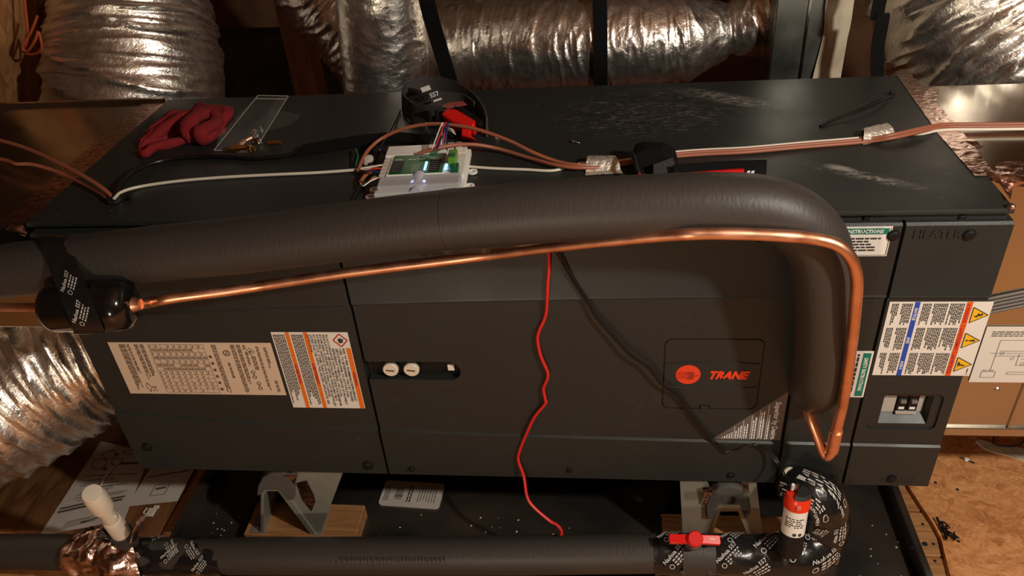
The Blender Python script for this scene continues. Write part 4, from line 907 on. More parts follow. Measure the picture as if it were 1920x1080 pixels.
tape_print(wsurf, [(.012, .022, -.75), (.05, .04, .8), (.10, .035, -.8), (.095, -.005, .75), (.15, .030, -.8), (.165, -.03, .8), (.02, -.03, -.6)], tw, .0085, 9)

# ================================================================== cables on the cabinet top
def cable(name, pts, r, m, label, cat='cable', n=8, flat=1.0, parent=None, group=None, seg=10):
    return MB().tube(spline(pts, n), r, seg, flat=flat).build(name, m, parent, smooth=60, label=label, cat=None if parent else cat, group=group)
def tpt(*ps, dz=.004): return [T(p[0], p[1], H+(p[2] if len(p) > 2 else dz)) for p in ps]
cable('white_cable', tpt((214, 372, .012), (228, 360, .010), (262, 350), (330, 340), (410, 333), (500, 328), (590, 324), (660, 319, .005), (682, 316, .0082), (700, 313, .0082), (722, 309, .006)), .0028, M_WHITEW, 'white cable from the black grommet to the zone panel')
BUN = [(1140, 310), (1180, 305), (1250, 293), (1320, 287), (1400, 283), (1500, 274), (1620, 264), (1672, 256), (1722, 245), (1770, 236), (1850, 235), (1930, 234), (2100, 231)]
def bun(d, z): return [(x, y+d*(1.25 if x in (1672, 1722) else 1), .0115 if x in (1672, 1722) else z) for x, y in BUN]
cable('white_cable', tpt((868, 311, .004), (885, 313, .003), (930, 316, .0028), (985, 318, .0028), (1035, 320, .0028), (1068, 312, .0028), (1100, 305, .0028), *[(x, y-6, .0028) for x, y in BUN[:7]], (1662, 252, .0028), (1697, 251, .0028), (1728, 251, .0028), *[(x, y+7.5, .0028) for x, y in BUN[9:]])+[V((2.9, .23, H-.002))], .0026, M_WHITEW, 'white cable from the zone panel to the supply plenum')
cable('brown_cable', [V((2.9, .31, H-.0015))]+tpt(*bun(-2.3, .0036)[::-1], (1085, 309.5, .0098), (1045, 303, .0105), (1000, 286, .018), (950, 262, .03), (895, 243, .042), (845, 234, .046), (800, 233, .044), (755, 242, .036), (715, 260, .022), (690, 282, .013), (677, 305, .010), (672, 318, .0098)), .0034, M_BROWNW, 'brown cable arching over the headlamp to the zone panel')
cable('brown_cable', [V((2.9, .27, H-.0015))]+tpt(*bun(2.3, .0036)[::-1], (1085, 314.5, .0098), (1040, 309, .0098), (985, 294, .008), (935, 279, .012), (890, 271, .026), (850, 272, .0365), (815, 279, .0380), (785, 288, .0318)), .0034, M_BROWNW, 'brown cable running straight into the back of the zone panel')
cable('brown_cable', tpt((676, 341, .0095), (686, 328, .0115), (702, 318, .014), (719, 312, .016)), .0034, M_BROWNW, 'short brown cable bending under the wires beside the zone panel')
cable('brown_cable', [V((-1.15, .46, H+.006))]+tpt((-120, 235, .02), (0, 263, .03), (55, 280, .03), (110, 305, .028), (160, 332, .024), (195, 355, .018), (212, 372, .010)), .0036, M_BROWNW, 'brown cable crossing the return plenum, upper of two')
cable('brown_cable', [V((-1.15, .38, H+.004))]+tpt((-120, 280, .012), (0, 298, .018), (30, 307, .02), (60, 308, .02), (105, 321, .014), (146, 340, .010), (184, 360, .008), (204, 374, .006)), .0034, M_BROWNW, 'brown cable crossing the return plenum, lower of two')
cable('black_cable', tpt((212, 374, .010), (224, 350, .012), (250, 322, .01), (300, 302, .006), (360, 294, .0048), (430, 294, .0048), (470, 297, .0048), (520, 294, .0048), (560, 288, .0065), (580, 285, .008)), .0046, M_BLKW, 'glossy black sheathed cable beside the plastic bag')
# flat black harness sleeve
ribbon('harness_sleeve', tpt((560, 283, .008), (620, 272, .010), (690, 262, .010), (750, 259, .010), (806, 266, .008)), .040, (0, 1, 0), 'flat black cable sleeve lying behind the zone panel', m=M_STRAP, t=.006, n=8)
cable('black_tie', tpt((652, 392, .0028), (668, 365, .0028), (690, 325, .0028), (704, 297, .0030), (714, 277, .0166), (724, 259, .0172), (732, 243, .0166), (742, 224, .006), (750, 208, .0045)), .0024, M_BLKW, 'thin straight black tie standing between zone panel and headlamp', cat='cable tie')
cable('green_wire', tpt((667, 280, .010), (671, 292, .012), (668, 306, .010), (667, 316, .0072)), .0014, mat('green_jacket', (.01, .20, .09), .4), 'short green wire beside the zone panel', cat='wire')
# grommet
gr = T(216, 374, H); crumple('black_grommet', None, [gr+V((-.022, .004, .002)), gr+V((0, -.004, .004)), gr+V((.028, .004, .002))], [.007, .014, .007], M_TAPE, 41, .7, seg=18, n=20, flat=.7, label='lumpy black tape seal where cables enter the cabinet top', cat='grommet')
# cable tie lying on the top
zt = thing('cable_tie', T(1600, 212, H), 'long black cable tie lying near the foil taped corner', 'cable tie')
cable('tie_strap', tpt((1538, 237, .002), (1570, 222, .006), (1610, 208, .011), (1645, 193, .012), (1668, 181, .008)), .0030, M_BLACK, None, parent=zt, flat=.8)
q = T(1671, 181, H); MB().box(q.x-.004, q.y-.004, H+.003, q.x+.006, q.y+.004, H+.011).build('tie_head', M_BLACK, zt, bevel=.001)
# foil tape squares holding the cables
def patch(corners, seed, lab, hump):
    a, b, c, d = [T(x, y, H) for x, y in corners]
    def fn(i, j):
        p = (a*(1-j)+b*j)*(1-i)+(d*(1-j)+c*j)*i
        return V((p.x, p.y, H+.001+.0140*math.exp(-((i-hump)/.30)**4)+.0016*abs(noise.noise(V((p.x*160+seed, p.y*160, 0))))))
    MB().grid(fn, 22, 18).build('foil_tape_square', M_FOIL3, smooth=18, label=lab, cat='tape', group=None)
patch([(1104, 297), (1147, 298), (1168, 326), (1097, 330)], 3, 'foil tape square over the cables beside the black tool', .44)
patch([(1616, 243), (1648, 234), (1681, 262), (1618, 273)], 6, 'foil tape square over the cables near the long cable tie', .55)
# loose screw, anchor and scraps
sc = thing('loose_screw', T(1078, 266, H), 'small bright screw lying on the scuffed cabinet top', 'screw')
a, b = T(1073, 265, H+.0036), T(1087, 268, H+.0016); MB().lathe([(.0035, 0), (.0035, .0018), (.0016, .003), (.0014, .012), (.0002, .014)], a, b-a, 10).build('screw_body', M_STEEL, sc)
an = thing('clear_anchor', T(697, 298, H), 'clear plastic anchor ring beside the zone panel', 'anchor'); q = T(692, 299, H+.008)
MB().lathe([(.0085, 0), (.0085, .003), (.004, .004)], q, (0, -.4, .9), 18).build('anchor_head', mat('frosted_plastic', (.55, .53, .48), .25, spec=.6), an)
MB().lathe([(.004, 0), (.003, .012)], q-V((.004, .010, .003)), (-.1, .8, .2), 10).build('anchor_shank', MATS['frosted_plastic'], an)
q = T(803, 270, H); MB().lathe([(.003, 0), (.005, .006), (.0035, .010)], q, (.1, 0, 1), 12).build('wire_nut', M_WPL, smooth=40, label='tiny white plug at the end of the black cable sleeve', cat='plug')
q = T(932, 258, H); MB().lathe([(.004, 0), (.003, .006)], q, (0, 0, 1), 8).build('plastic_scrap', M_WPL, smooth=40, label='tiny pale plastic scrap beside the arching brown cable', cat='scrap')

# ================================================================== zone panel
zc = (T(702, 384, H)+T(857, 374, H))/2
zp = thing('zone_panel', V((zc.x, zc.y+.07, H)), 'white zone control panel with a green circuit face and blue lights', 'control panel')
ang = -.01; zu = V((1, .06, 0)).normalized(); zv = V((-.06, 1, 0)).normalized()
def Z(a, b, c): return zo+zu*a*1.03+zv*b*1.13+V((0, 0, 1))*c*1.15
zo = T(703, 384, H); ZW = .140; ZD = .150
def zbox(a0, b0, c0, a1, b1, c1): 
    m = MB(); m.add([Z(a, b, c) for c in (c0, c1) for b in (b0, b1) for a in (a0, a1)], [(0, 2, 3, 1), (4, 5, 7, 6), (0, 1, 5, 4), (2, 6, 7, 3), (0, 4, 6, 2), (1, 3, 7, 5)]); return m
M_TRL = mat('translucent_white', (.86, .85, .86), .5, spec=.5, trans=.55)
zbox(-.002, .004, .001, ZW+.004, ZD, .012).build('base_tray', M_WPL, zp, smooth=0, bevel=.002)
zbox(.004, .012, .012, ZW-.002, .046, .0225).build('front_cover', M_TRL, zp, smooth=0, bevel=.003)
zbox(.0, .002, .002, ZW, .014, .016).build('front_skirt', M_TRL, zp, smooth=0, bevel=.002)
MB().tube([Z(.068, .004, .011), Z(.068, .052, .0165)], .0115, 20).build('cover_bulge', M_TRL, zp)
zbox(.0, .112, .012, .085, ZD-.002, .024).build('rear_cover', M_WPL, zp, smooth=0, bevel=.002)
zbox(.085, .118, .012, ZW-.002, ZD, .020).build('rear_tray', M_WPL, zp, smooth=0, bevel=.002)
zbox(ZW-.034, .045, .012, ZW+.001, .118, .020).build('side_tray', M_WPL, zp, smooth=0, bevel=.002)
zbox(.012, .048, .012, .108, .114, .022).build('face_frame', M_WPL, zp, smooth=0, bevel=.002)
face = zbox(.018, .050, .022, .106, .112, .0235).build('green_face', M_PCB, zp, smooth=0)
zbox(.078, .110, .0215, .090, .132, .0245).build('green_tab', M_PCB, zp, smooth=0)
zf = Fr(Z(0, 0, .0237), zu, zv)
for a0, a1, nm in ((.020, .038, 6), (.085, .103, 6)):
    g = MB(); rect(g, zf, a0, .058, a1, .103, .0006); ink(g, M_BLACK, face, 'terminal_field')
    g = MB()
    for k in range(nm): line(g, zf, (a0+.002, .062+k*.0075), (a1-.002, .062+k*.0075), .0010, .0012)
    ink(g, mat('grey_print', (.28, .27, .25), .5), face, 'terminal_print')
g = MB(); put(g, zf, 'Zone Panel', .045, .1045, size=.0062, bold=.03, lift=.001); ink(g, M_WHITEP, face, 'panel_title')
g = MB(); fine(g, zf, .022, .036, .104, .110, .0028, seed=2); fine(g, zf, .084, .103, .104, .109, .0028, seed=3)
for k in range(4): line(g, zf, (.055, .060+k*.0075), (.068, .060+k*.0075), .0010)
ink(g, M_WHITEP, face, 'face_print')
M_LED = mat('blue_led', (.2, .5, 1), .3, emit=((.18, .52, 1), 4))
for k in range(4):
    q = Z(.076, .059+k*.0075, .0235); MB().lathe([(.0024, 0), (.0024, .001), (.0014, .002)], q, seg=10).build('blue_light', M_LED, zp)
for q in (Z(.060, .028, .0165), Z(.078, .028, .0165)): MB().lathe([(.0022, 0), (.0016, .002)], q, seg=12).build('status_light', mat('pale_blue_led', (.5, .6, 1), .3, emit=((.40, .50, 1), 14)), zp)
for k in range(5): zbox(.0, .052+k*.0125, .012, .012, .062+k*.0125, .021).build('terminal_block', mat('cream_terminal', (.55, .51, .43), .45), zp, smooth=0, bevel=.001)
for k in range(3): zbox(.092+k*.014, .128, .018, .103+k*.014, .142, .028).build('terminal_block', MATS['cream_terminal'], zp, smooth=0, bevel=.001)
zbox(.113, .066, .020, .128, .100, .036).build('green_connector', mat('lime_connector', (.13, .30, .035), .3, spec=.7), zp, smooth=0, bevel=.003)
zbox(.116, .072, .035, .126, .080, .0385).build('connector_clip', mat('dark_green_connector', (.01, .10, .045), .35), zp, smooth=0, bevel=.001)
zbox(.120, .050, .014, .132, .068, .028).build('connector_clip', MATS['dark_green_connector'], zp, smooth=0, bevel=.001)
for b in (.063, .072): zbox(.1085, b, .020, .1115, b+.004, .0235).build('blue_light', M_LED, zp, smooth=0)
def ear(a, b, sx):
    fz = Fr(Z(a, b, .002), zu, zv); g = MB(); n = 16
    o = circ(.008*sx, 0, .0085, n); i_ = circ(.008*sx, 0, .0042, n)
    g.v = [fz(x, y, z) for z in (0, .0035) for x, y in o+i_]
    for k in range(n):
        j = (k+1) % n; g.f += [(k, j, n+j, n+k), (2*n+k, 3*n+k, 3*n+j, 2*n+j), (k, 2*n+k, 2*n+j, j), (n+k, n+j, 3*n+j, 3*n+k)]
    g.build('mount_ear', M_WPL, zp)
for a, b, sx in ((-.002, .018, -1), (.0, .040, -1), (ZW+.002, .018, 1), (ZW+.002, .038, 1), (ZW+.003, .085, 1)): ear(a, b, sx)
def thin(name, pts, m, lab): cable(name, pts, .0013, m, lab, cat='wire', n=6, seg=7)
M_BLUEW = mat('blue_jacket', (.01, .035, .16), .4); M_WW = mat('white_thin_jacket', (.75, .70, .62), .4); M_YW = mat('yellow_jacket', (.55, .38, .03), .4)
s0 = T(673, 320, H+.0098)
for k, (m_, nm) in enumerate(((M_WW, 'white'), (M_REDW, 'red'), (M_BLUEW, 'dark blue'))):
    thin('thin_wire', [s0+V((.002*(k-1), -.001, .0008*k)), Z(-.030+.004*k, .088-.008*k, .014+.002*k), Z(-.012, .086-.009*k, .020), Z(.0015, .092-.0125*k, .0185)], m_, 'thin %s wire from the arching cable into the zone panel' % nm)
s1 = T(676, 342, H+.0095)
for k, (m_, nm) in enumerate(((M_WW, 'white'), (M_REDW, 'red'), (MATS['green_jacket'], 'green'))):
    thin('thin_wire', [s1+V((0, .0022*(k-1), .0004*k)), Z(-.024+.004*k, .036+.007*k, .013), Z(-.012, .046+.005*k, .016), Z(.0015, .0545+.0034*k, .0165)], m_, 'thin %s wire from the short cable into the zone panel' % nm)
for k, (m_, nm) in enumerate(((M_WW, 'white'), (M_REDW, 'red'), (M_BLUEW, 'dark blue'))):
    thin('thin_wire', [T(810+k*5, 279, H+.0415), Z(.096+.005*k, .166, .050), Z(.0975+.004*k, .150, .044), Z(.0945+.0033*k, .135, .0265)], m_, 'thin %s wire looping into the rear of the zone panel' % nm)

# ================================================================== red cloth
sp = [T(262, 284, H), T(285, 268, H), T(310, 252, H), T(340, 240, H), T(375, 232, H), T(398, 229, H), T(420, 238, H)]
SPc = resample(spline(sp, 8), 60)[0]; wd_ = [.012, .022, .030, .046, .054, .050, .018]; hg_ = [.012, .016, .024, .030, .034, .030, .010]
def cl_fn(i, j):
    f = i*60; k = min(int(f), 59); p = SPc[k].lerp(SPc[k+1], f-k); t = (SPc[min(k+1, 60)]-SPc[max(k-1, 0)]).normalized(); sd_ = V((-t.y, t.x, 0))
    q = i*6; k2 = min(int(q), 5); wv = wd_[k2]*(1-(q-k2))+wd_[k2+1]*(q-k2); hv = hg_[k2]*(1-(q-k2))+hg_[k2+1]*(q-k2)
    a = math.pi*j; n_ = noise.noise(V((i*3.5, j*5.5, 1))); rdg = 1-2*abs(noise.noise(V((i*4.2+2, j*4.5+i*3, 7)))); r_ = 1+.30*n_
    ends = min(1, i*12, (1-i)*12)**.5
    return V((p.x, p.y, H+.0008))+sd_*(-math.cos(a)*wv*r_)*max(.25, ends)+V((0, 0, max(0, math.sin(a)*hv*(.75+.5*rdg))*ends))
cl0 = thing('red_cloth', T(345, 250, H), 'crumpled dark red cloth on the cabinet top', 'cloth')
MB().grid(cl_fn, 90, 40).build('cloth_body', M_CLOTH, cl0, smooth=60, fix=False)
lp = [T(362, 262, H+.014), T(354, 246, H+.026), T(360, 226, H+.036), T(378, 214, H+.030), T(400, 214, H+.022), T(407, 227, H+.020), T(390, 238, H+.028), T(376, 248, H+.030), T(382, 262, H+.014), T(400, 255, H+.012), T(414, 244, H+.008)]
crumple('cloth_fold', cl0, lp, [.012, .015, .016, .016, .014, .013, .013, .014, .014, .012, .006], M_CLOTH, 3, .25, seg=14, n=90, flat=.75, smooth=60)
crumple('cloth_fold', cl0, [T(262, 286, H+.006), T(272, 288, H+.008), T(290, 276, H+.012), T(320, 268, H+.014), T(352, 262, H+.012)], [.006, .008, .009, .009, .006], M_CLOTH, 5, .3, seg=12, n=40, smooth=60)
crumple('cloth_fold', cl0, [T(262, 266, H+.006), T(285, 258, H+.012), T(312, 238, H+.022), T(338, 222, H+.028), T(372, 214, H+.022)], [.006, .010, .012, .013, .008], M_CLOTH, 6, .3, seg=12, n=40, smooth=60)

# ================================================================== plastic bag with fittings
bgc = [T(402, 284, H), T(484, 181, H), T(541, 182, H), T(478, 284, H)]
def bag(z, s):
    def fn(i, j):
        p = (bgc[0]*(1-i)+bgc[1]*i)*(1-j)+(bgc[3]*(1-i)+bgc[2]*i)*j; e = min(i, 1-i, j, 1-j)*11
        return V((p.x, p.y, H+.001+z*min(1, e)*(1-.75*i)+.004*abs(noise.noise(V((p.x*30+s, p.y*30, 0))))*min(1, e*2)))
    return fn
bg_ = thing('plastic_bag', T(450, 270, H), 'clear plastic zip bag lying beside the red cloth', 'bag')
MB().grid(bag(.030, 2), 24, 16).build('bag_film', M_CLEAR, bg_, smooth=60, fix=False)
for a, b in ((0, 1), (3, 2), (1, 2), (0, 3)): MB().tube([bgc[a]+V((0, 0, .0025)), bgc[b]+V((0, 0, .0025))], .0010, 6).build('bag_edge', mat('bag_edge_plastic', (.55, .5, .44), .2, alpha=.55), bg_)
MB().tube([bgc[1].lerp(bgc[0], .07)+V((0, 0, .003)), bgc[2].lerp(bgc[3], .07)+V((0, 0, .003))], .0012, 6).build('zip_strip', MATS['bag_edge_plastic'], bg_)
MB().add([T(508, 205, H+.001), T(566, 215, H+.001), T(548, 232, H+.001), T(490, 250, H+.001)], [(0, 1, 2, 3)]).build('bag_flap', M_CLEAR, bg_)
fits = [((443, 278), (.9, .25, .0), M_BRASS, .0070, .034, 'brass fitting at the bottom of the plastic bag'), ((456, 266), (.7, .7, .15), M_COPPER, .0050, .034, 'copper stub fitting in the plastic bag'), ((482, 268), (-.2, -.8, .6), M_CHROME, .0095, .014, 'chrome ring fitting facing out of the plastic bag'), ((512, 268), (.95, .1, .0), M_BRASS, .0055, .026, 'small brass valve core fitting beside the plastic bag'), ((478, 252), (.2, .2, 1), M_CHROME, .0085, .016, 'upright chrome nut in the plastic bag'), ((490, 243), (0, .2, 1), M_CHROME, .004, .016, 'thin chrome pin in the plastic bag'), ((471, 279), (.8, -.3, .1), M_BRASS, .007, .016, 'short brass nut at the corner of the plastic bag')]
for (x, y), ax_, m_, r_, l_, lab in fits:
    q = T(x, y, H+max(r_, abs(V(ax_).normalized().z)*l_*.55)+.0015); a_ = V(ax_).normalized(); ft = thing('pipe_fitting', q, lab, 'fitting', 'loose fittings at the plastic bag')
    MB().lathe([(r_*.55, -l_*.5), (r_*.7, -l_*.3), (r_, -l_*.25), (r_, l_*.15), (r_*.7, l_*.2), (r_*.65, l_*.5)], q, a_, 6).build('hex_body', m_, ft, smooth=20)
    MB().lathe([(r_*.75, l_*.18), (r_*.75, l_*.55), (r_*.45, l_*.55), (r_*.45, l_*.4)], q, a_, 16).build('thread', m_, ft)

# ================================================================== headlamp
hl = thing('headlamp', T(840, 215, H), 'red headlamp with a looped black elastic strap on the cabinet top', 'headlamp')
ribbon('elastic_strap', [T(800, 224, H+.020), T(775, 212, H+.020), T(757, 195, H+.020), T(757, 180, H+.022), T(775, 168, H+.024), T(810, 160, H+.026), T(850, 168, H+.026), T(885, 190, H+.024), T(905, 215, H+.022), T(913, 238, H+.018)], .038, (0, .55, .8), None, m=M_FABRIC, t=.004, n=8, parent=hl)
ribbon('elastic_strap', [T(770, 205, H+.018), T(800, 214, H+.018), T(830, 218, H+.019), T(850, 226, H+.019)], .036, (0, .6, 1), None, m=M_FABRIC, t=.004, n=8, parent=hl)
ribbon('elastic_strap', [T(770, 178, H+.020), T(800, 186, H+.022), T(835, 186, H+.022), T(868, 190, H+.022), T(890, 206, H+.020)], .030, (0, .5, 1), None, m=M_FABRIC, t=.004, n=8, parent=hl)
tb = [T(822, 198, H+.052), T(838, 200, H+.040), T(836, 212, H+.032), T(818, 208, H+.046)]
fz = Fr(T(806, 166, H+.050), (T(828, 176, H+.042)-T(806, 166, H+.050)).normalized(), V((0, .45, .9)).normalized())
fz2 = Fr(fz.o, (fz.u*.83+fz.v*.55).normalized(), (fz.v*.83-fz.u*.55).normalized())
g = MB(); put(g, fz2, '557', -.004, -.020, size=.013, lift=.006, bold=.03); ink(g, M_WHITEP, hl, 'strap_lettering')
g = MB(); rect(g, fz2, -.016, -.004, .004, .006, .006); rect(g, fz2, -.002, -.030, .016, -.026, .006); ink(g, M_WHITEP, hl, 'strap_print')
for k in range(2):
    q = T(806+k*14, 222, H+.024); MB().box(-.004, -.003, -.018, .004, .003, .018, Matrix.Translation(q)).build('strap_buckle', M_BLACK, hl, bevel=.001)
hr = [T(826, 205, H+.030), T(846, 201, H+.034), T(893, 225, H+.028), T(886, 238, H+.022), T(862, 232, H+.020), T(834, 222, H+.018)]
def slab(pts, d, name, m, parent, bev=.002):
    n_ = len(pts); nrm = (pts[1]-pts[0]).cross(pts[2]-pts[0]).normalized()
    if nrm.dot(CAM-pts[0]) < 0: nrm = -nrm
    return MB().add([p-nrm*d for p in pts]+pts, [list(range(n_))[::-1], list(range(n_, 2*n_))]+[(i, (i+1) % n_, n_+(i+1) % n_, n_+i) for i in range(n_)]).build(name, m, parent, smooth=20, bevel=bev)
slab([T(826, 214, H+.034), T(838, 203, H+.040), T(856, 204, H+.040), T(892, 226, H+.032), T(886, 237, H+.026), T(868, 234, H+.026), T(846, 227, H+.028)], .026, 'lamp_housing', M_REDPL, hl, .003)
slab([T(866, 236, H+.024), T(880, 238, H+.024), T(880, 252, H+.014), T(889, 259, H+.010), T(864, 258, H+.010)], .012, 'lamp_bracket', M_REDPL, hl, .002)
slab([T(832, 236, H+.020), T(846, 240, H+.020), T(852, 252, H+.012), T(840, 246, H+.012)], .008, 'lamp_lens', mat('lens', (.6, .58, .5), .08, spec=.8), hl, .002)
slab([T(828, 198, H+.032), T(840, 192, H+.036), T(868, 189, H+.036), T(876, 196, H+.034), T(848, 201, H+.034), T(830, 210, H+.030)], .010, 'red_trim', mat('dull_red_trim', (.30, .055, .035), .5), hl, .001)
slab([T(850, 198, H+.044), T(868, 200, H+.044), T(905, 226, H+.030), T(898, 234, H+.028), T(866, 212, H+.036)], .016, 'lamp_pivot', M_BLACK, hl, .002)
slab([T(901, 232, H+.018), T(914, 229, H+.018), T(917, 246, H+.008), T(904, 249, H+.008)], .006, 'strap_end', mat('dark_red_end', (.16, .012, .012), .5), hl, .001)

# ================================================================== black tool with red strap by the insulated pipe
tl_ = thing('tool_strap', T(1220, 318, H), 'black mesh tool pouch on a red edged strap behind the insulated pipe', 'tool pouch')
slab([T(1182, 288, H+.030), T(1200, 280, H+.040), T(1240, 283, H+.040), T(1262, 294, H+.030), T(1272, 333, H+.010), T(1235, 338, H+.010), T(1196, 336, H+.010)], .028, 'pouch_body', M_STRAP, tl_, .006)
slab([T(1225, 308, H+.036), T(1262, 294, H+.034), T(1272, 328, H+.016), T(1226, 333, H+.016)], .004, 'mesh_side', mat('black_mesh', (.012, .011, .011), .7, bump=(160, 1.0)), tl_, .001)
cable('pouch_rim', [T(1184, 288, H+.036), T(1190, 300, H+.036), T(1195, 318, H+.026), T(1204, 334, H+.016)], .004, M_BLACK, None, parent=tl_)
cable('red_cord', [T(1198, 326, H+.026), T(1204, 336, H+.022)], .002, M_REDPL, None, parent=tl_)
ribbon('black_band', [T(1262, 330, H+.019), T(1310, 326, H+.020), T(1370, 322, H+.021), T(1436, 320, H+.021)], .034, (0, .3, 1), None, m=M_STRAP, t=.008, n=8, parent=tl_)
ribbon('red_band', [T(1268, 336, H+0.025), T(1320, 331, H+0.027), T(1360, 328, H+0.028), T(1394, 326, H+0.029)], .016, (0, .3, 1), None, m=M_REDPL, t=.010, n=8, parent=tl_)
for k in range(2): slab([T(1395+k*8, 333, H+.025), T(1400+k*8, 333, H+.025), T(1407+k*8, 320, H+.030), T(1402+k*8, 320, H+.030)], .003, 'white_stripe', M_WHITEP, tl_, 0)
cable('red_loop', [T(1308, 332, H+.024), T(1316, 326, H+.030), T(1320, 334, H+.024)], .0022, mat('magenta_cord', (.45, .02, .06), .5), None, parent=tl_)

# ================================================================== wires on the cabinet front
red = [(1018, 444, -.020), (1022, 452, -.020), (1028, 470, -.016), (1029, 500, -.0095), (1027, 530, -.0095), (1026, 552, -.0095), (1023, 590, -.005), (1010, 622, -.006), (1008, 640, -.006), (1014, 668, -.006), (1026, 696, -.006), (1026, 710, -.006), (1019, 728, -.006), (1022, 748, -.007), (1022, 757, -.008), (1003, 780, -.008), (990, 806, -.008), (974, 845, -.008), (972, 864, -.009), (982, 893, -.018), (988, 930, -.040), (1000, 950, -.052), (1030, 976, -.066), (1044, 984, -.072), (1052, 994, -.080), (1053, 1003, -.090)]
cable('red_wire', [F(*p) for p in red], .0031, M_REDW, 'red wire hanging down the cabinet front to the drain pipe', cat='wire')
bk = [(1040, 470, -.018), (1052, 490, -.012), (1075, 530, -.008), (1100, 568, -.008), (1118, 598, -.010), (1150, 634, -.012), (1178, 664, -.014), (1200, 680, -.014), (1216, 692, -.014), (1240, 722, -.012), (1268, 742, -.008), (1282, 762, -.006), (1306, 796, -.006), (1330, 822, -.006), (1362, 848, -.010), (1392, 840, -.012), (1415, 834, -.012), (1440, 848, -.014), (1460, 874, -.030), (1472, 900, -.062), (1482, 915, -.090), (1491, 924, -.10)]
bwt = thing('black_wire', F(1491, 924, -.10), 'thin black two core wire drooping across the logo door to the float switch', 'wire')
cable('wire_core', [F(*p) for p in bk], .0017, M_BLKW, None, parent=bwt)
cable('wire_core', [F(x+3.5, y-2, Y-.001) for x, y, Y in bk], .0015, M_BLKW, None, parent=bwt)
for k in range(2):
    q = F(1486+k*8, 915, -.10); MB().lathe([(.003, -.004), (.003, .010)], q, (0, -.1, 1), 10).build('wire_splice', M_STEEL if k else M_WPL, smooth=40, label=('bright metal' if k else 'white')+' wire splice above the float switch', cat='splice')

# ================================================================== things in the pan and on the plywood
cf = [T(716, 900, FLOOR+.008), T(832, 906, FLOOR+.008), T(822, 954, FLOOR+.008), T(708, 946, FLOOR+.008)]
cu = (cf[2]-cf[3]); cv = (cf[0]-cf[3]); cw, ch = cu.length, cv.length; cfr = Fr(cf[3], cu.normalized(), (cv-cu.normalized()*cv.dot(cu.normalized())).normalized())
cd = MB().prism(rrect(0, 0, cw, ch, .010), Fr(cfr.o-V((0, 0, .0035)), cfr.u, cfr.v), 0, .0035)
cdo = thing('spec_card', cf[3], 'white instruction card with a barcode in the black drain pan', 'card'); cb = cd.build('card', M_PAPER, cdo, smooth=0)
g = MB(); R = random.Random(8); x = cw*.16
fx2 = Fr(cfr.o, cfr.v, -cfr.u)
rows = 0
y = ch*.26
while y < ch*.70:
    hh = R.uniform(.0008, .0026); rect(g, cfr, cw*.23, y, cw*.36, y+hh, .0006); y += hh+R.uniform(.0008, .002)
for k in range(5):
    x = cw*(.06+.03*k) if k < 3 else cw*(.44+.045*(k-3)); yy = ch*.18
    while yy < ch*.78:
        d = R.uniform(.003, .008); rect(g, cfr, x, yy, x+(.0016 if k < 3 else .0035), yy+d, .0006); yy += d+.0015
for k in range(7):
    x = cw*(.62+.045*k); yy = ch*R.uniform(.2, .3)
    while yy < ch*.86:
        d = R.uniform(.003, .008); rect(g, cfr, x, yy, x+.0015, yy+d, .0006); yy += d+.0012
ink(g, M_INK, cb)
def paper(name, quad, lab, seed, marks, z=FLOOR, curl=.0):
    a, b, c, d = [T(x, y, z) for x, y in quad]                 # a,b top edge; d,c bottom edge
    o = thing(name, d, lab, 'paper')
    def at(u, v): p = (a*(1-u)+b*u)*(1-v)+(d*(1-u)+c*u)*v; return V((p.x, p.y, z+.0005+.0022*abs(noise.noise(V((p.x*9+seed, p.y*9, 0))))+curl*u*u))
    s_ = MB().grid(lambda i, j: at(i, j), 14, 18).build('sheet', M_PAPER, o, smooth=60, fix=False)
    g = MB()
    for (u0, v0, u1, v1, w_) in marks:
        n_ = 8
        for k in range(n_):
            ua, va, ub, vb = u0+(u1-u0)*k/n_, v0+(v1-v0)*k/n_, u0+(u1-u0)*(k+1)/n_, v0+(v1-v0)*(k+1)/n_
            p, q = at(ua, va), at(ub, vb); n2 = V((0, 0, .0008)); dd = (q-p); pp = V((-dd.y, dd.x, 0)).normalized()*w_/2
            g.add([p-pp+n2, q-pp+n2, q+pp+n2, p+pp+n2], [(0, 1, 2, 3)])
    g.build('print', mat('grey_ink', (.10, .08, .065), .7), s_, smooth=0, fix=False, kind='stuff')
    return o, at, s_
R = random.Random(4)
mk = [(.12, .40, .92, .335, .0025), (.05, .74, .88, .66, .006), (.05, .775, .86, .70, .007), (.45, .935, .80, .875, .005), (.55, .22, .95, .17, .007)]
for k in range(9): v = .46+.026*k; mk.append((.14+R.uniform(0, .1), v, R.uniform(.55, .9), v-.06, .002))
for k in range(4): v = .90+.02*k; mk.append((.25, v, R.uniform(.5, .7), v-.03, .0018))
po, pat, ps = paper('instruction_paper', [(190, 827), (282, 850), (234, 975), (72, 1007)], 'large printed instruction sheet on the dark plywood', 3, mk)
g = MB()
for (cu_, cv_, rx, ry, fillc) in ((.30, .13, .11, .05, 0), (.22, .25, .12, .06, 0), (.62, .06, .10, .035, 0), (.50, .20, .09, .05, 0)):
    for k in range(20):
        t0_, t1_ = 2*math.pi*k/20, 2*math.pi*(k+1)/20
        p, q = pat(cu_+rx*math.cos(t0_), cv_+ry*math.sin(t0_)), pat(cu_+rx*math.cos(t1_), cv_+ry*math.sin(t1_)); n2 = V((0, 0, .0009)); dd = q-p; pp = V((-dd.y, dd.x, 0)).normalized()*.0011
        g.add([p-pp+n2, q-pp+n2, q+pp+n2, p+pp+n2], [(0, 1, 2, 3)])
